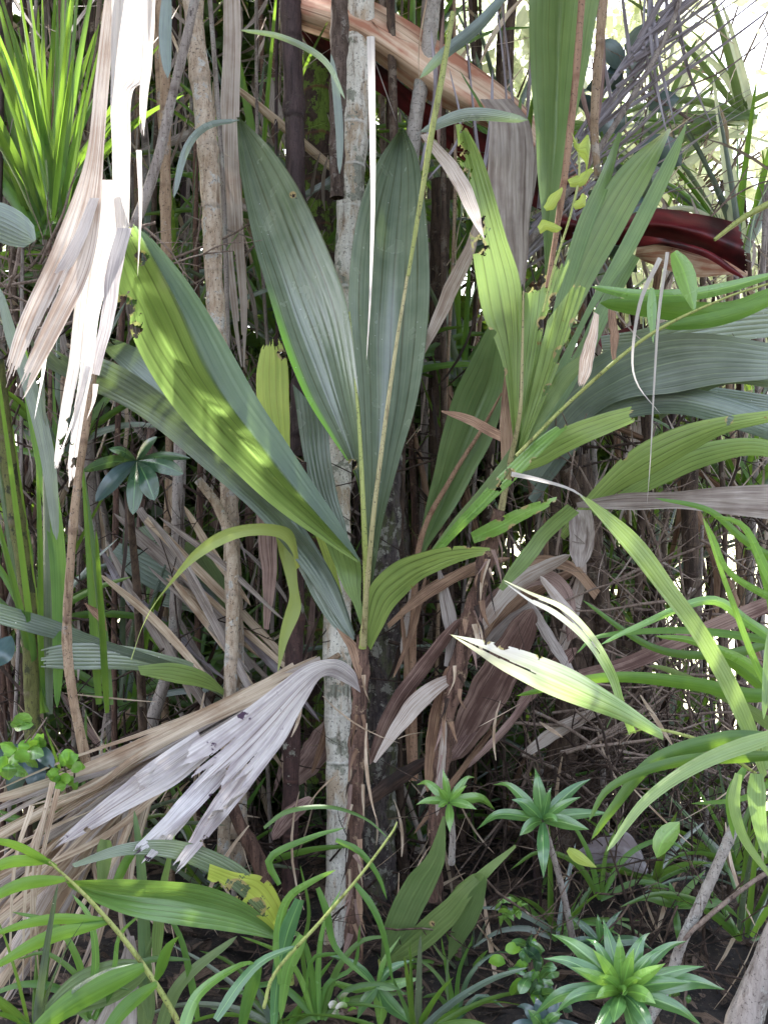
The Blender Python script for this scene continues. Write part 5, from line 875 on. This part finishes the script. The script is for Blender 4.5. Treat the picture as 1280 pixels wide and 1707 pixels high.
# leafy bushes and trees behind
def bush(name, label, cat, c, rad, n, ls, mats, group, trunk='brownst', clumps=26, shape=1.):
    """c: world centre; leaf-sized faces in uneven clumps"""
    b = np.array([c[0], c[1], gz(c[0], c[1])]); t = thing(name, label, cat, (0, *b), group)
    cc = np.array(c)
    tips = [cc + np.array([U(-1, 1) * rad[0], U(-1, 1) * rad[1], U(-1, 1) * rad[2]]) * rng.random() ** .3 for _ in range(clumps)]
    W = []
    def wt(a, bb, r0, r1, k=6):
        f = np.linspace(0, 1, k)[:, None]; pth = a * (1 - f) + bb * f + np.array([math.sin(a[0] * 9), .2, 0]) * .06 * np.sin(f * 3.1) * np.linalg.norm(bb - a)
        Tn = unit(np.gradient(pth, axis=0)); A = unit(np.cross(Tn, np.array([.1, 1., .2]))); B = np.cross(Tn, A); an = np.linspace(0, 2 * np.pi, 6)
        rr = np.linspace(r0, r1, k)[:, None, None]
        G = pth[:, None] + rr * (A[:, None] * np.cos(an)[None, :, None] + B[:, None] * np.sin(an)[None, :, None])
        return G.reshape(-1, 3), grid(k, 6), np.zeros((k * 6, 2))
    top = cc - np.array([0, 0, rad[2] * .6]); W.append(wt(b, top, .012 * rad[2] + .012, .012))
    for tp in tips: W.append(wt(top * .6 + b * .4 if rng.random() < .3 else top, tp, .012, .004))
    mk('trunk', *merge(W), M[trunk], t)
    per = n // clumps
    V, UVs = [], []
    for tp in tips:
        s = U(.16, .36) * min(rad); k = int(per * U(.5, 1.5))
        p = tp + rng.normal(size=(k, 3)) * s
        di = unit(rng.normal(size=(k, 3)) + np.array([0, 0, -.5])); q = unit(np.cross(di, rng.normal(size=(k, 3)))); l = ls * rng.uniform(.5, 1.3, (k, 1)); w = l * shape * .36
        nn = np.cross(di, q)
        V.append(np.stack([p, p + di * l * .5 - q * w + nn * w * .3, p + di * l, p + di * l * .5 + q * w + nn * w * .3], 1))
    V = np.concatenate(V); UV = np.tile([[.5, 0], [0, .5], [.5, 1], [1, .5]], (len(V), 1))
    mk('foliage', V.reshape(-1, 3), np.arange(len(V) * 4).reshape(-1, 4), UV, M[mats], t, smooth=False)
    return t
LBU = {(60, 200): 'behind the corner strap-leaved clump', (300, 250): 'behind the pitted trunk top', (100, 700): 'behind the leathery whorl', (380, 700): 'behind the folded blade', (560, 300): 'behind the mossy trunk', (600, 800): 'behind the petioles of the central palm', (830, 700): 'behind the chewed palm',
       (150, 1100): 'above the tan fallen frond', (500, 1150): 'behind the neck of the lilac dead leaf', (850, 1120): 'behind the curled brown dead blades', (1100, 800): 'behind the blue-green blades', (330, 1290): 'low behind the hanging lilac strips', (700, 1290): 'low behind the lichen trunk foot'}
LT = ['behind the silvery frond', 'behind the curled red sheath', 'behind the long hanging blade', 'behind the ringed stem', 'behind the hanging pink blade', 'behind the corner strap clump', 'below the red sheath', 'behind the folded blade']
GB = 'leafy bushes closing the thicket behind'
def pw(px, py, d): return tuple(P((px, py, d)))
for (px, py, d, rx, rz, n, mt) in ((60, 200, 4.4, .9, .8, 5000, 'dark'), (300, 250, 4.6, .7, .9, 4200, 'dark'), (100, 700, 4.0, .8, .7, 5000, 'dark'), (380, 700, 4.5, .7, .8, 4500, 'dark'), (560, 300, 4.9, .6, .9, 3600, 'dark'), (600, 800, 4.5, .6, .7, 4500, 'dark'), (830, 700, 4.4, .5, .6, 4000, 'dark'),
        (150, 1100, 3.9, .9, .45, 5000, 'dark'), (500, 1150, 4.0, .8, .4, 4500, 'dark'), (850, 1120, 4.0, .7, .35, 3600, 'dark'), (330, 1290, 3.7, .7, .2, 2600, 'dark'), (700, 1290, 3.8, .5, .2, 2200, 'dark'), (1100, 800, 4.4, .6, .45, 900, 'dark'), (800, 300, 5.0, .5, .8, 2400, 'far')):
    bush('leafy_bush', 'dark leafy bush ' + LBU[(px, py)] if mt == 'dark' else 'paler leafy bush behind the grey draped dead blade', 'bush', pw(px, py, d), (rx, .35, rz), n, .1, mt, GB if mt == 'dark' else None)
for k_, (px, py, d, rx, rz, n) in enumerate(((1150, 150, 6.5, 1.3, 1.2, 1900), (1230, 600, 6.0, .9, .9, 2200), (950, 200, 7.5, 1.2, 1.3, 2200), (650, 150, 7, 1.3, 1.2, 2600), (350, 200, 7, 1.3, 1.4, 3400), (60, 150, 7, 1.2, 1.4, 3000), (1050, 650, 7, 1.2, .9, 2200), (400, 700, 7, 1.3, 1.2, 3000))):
    bush('leafy_tree', 'distant tree coloured pale for haze and glare ' + LT[k_], 'tree', pw(px, py, d), (rx, .6, rz), n, .12, 'far', 'sunlit trees beyond the thicket', 'twig', 30)
# bluish leathery leaves at the top side
for (c, l) in (((1040, 120), 'bluish leathery-leaved shrub glimpsed behind the silvery frond'),):
    shrublet(l, c, 26, 90, 46, 70, 3.2, ('leatherb', 'blue') if c[0] == 1040 else ('green', 'leather', 'far'), base=(c[0] - 40, c[1] + 420, 3.2), dd=.3)
# unseen crown added overhead to keep most of the sun off the scene

def shade_canopy():
    b = (-2.6, 4.6, gz(-2.6, 4.6)); t = thing('leafy_tree', 'unseen tree crown added above the thicket to shade it and pass sun patches', 'tree', (0, *b))
    ctr = [(x, y, z) for x, y, z in zip(rng.uniform(-5.5, 3.2, 250), rng.uniform(1.4, 5.0, 250), rng.uniform(3.9, 4.9, 250))]
    sun_gaps = [(P((110, 330, 1.8)), .3), (P((215, 130, 1.82)), .3), (P((60, 560, 1.8)), .2), (P((850, 1085, 1.75)), .26), (P((1030, 1650, 1.75)), .22), (P((320, 1290, 1.95)), .34), (P((455, 640, 2.5)), .1), (P((1180, 1120, 1.85)), .2)]  # holes along the sun direction, shaped to put sun patches on chosen leaves
    S = np.array(sd); V = []
    for c in ctr:
        k = 260; p = np.array(c) + rng.normal(size=(k, 3)) * np.array([.34, .34, .12])
        keep = np.ones(k, bool)
        for q, r_ in sun_gaps:
            w = p - q; tt = w @ S; keep &= np.linalg.norm(w - tt[:, None] * S, axis=1) > r_
        p = p[keep & (p[:, 2] > 1.45 + .54 * p[:, 1])]; k = len(p)
        di = unit(rng.normal(size=(k, 3)) * np.array([1, 1, .35])); q = unit(np.cross(di, rng.normal(size=(k, 3)) * np.array([.4, .4, 1])))
        l = .15 * rng.uniform(.6, 1.3, (k, 1)); w = l * .3
        V.append(np.stack([p, p + di * l * .5 - q * w, p + di * l, p + di * l * .5 + q * w], 1))
    V = np.concatenate(V); UV = np.tile([[.5, 0], [0, .5], [.5, 1], [1, .5]], (len(V), 1))
    mk('foliage', V.reshape(-1, 3), np.arange(len(V) * 4).reshape(-1, 4), UV, M['dark'], t, smooth=False)
    W = []
    def limb(a, e, r0, r1):
        f = np.linspace(0, 1, 9)[:, None]; pth = np.array(a) * (1 - f) + np.array(e) * f; pth[:, 2] += .3 * np.sin(f[:, 0] * 3.14)
        Tn = unit(np.gradient(pth, axis=0)); A = unit(np.cross(Tn, np.array([.1, 1., .2]))); B = np.cross(Tn, A); an = np.linspace(0, 2 * np.pi, 8); rr = np.linspace(r0, r1, 9)[:, None, None]
        W.append(((pth[:, None] + rr * (A[:, None] * np.cos(an)[None, :, None] + B[:, None] * np.sin(an)[None, :, None])).reshape(-1, 3), grid(9, 8), np.zeros((72, 2))))
    limb(b, (-2.6, 4.6, 4.2), .11, .08)
    for c in ctr[::6]: limb((-2.6, 4.6, 4.1), c, .03, .008)
    mk('trunk', *merge(W), M['brownst'], t)
shade_canopy()
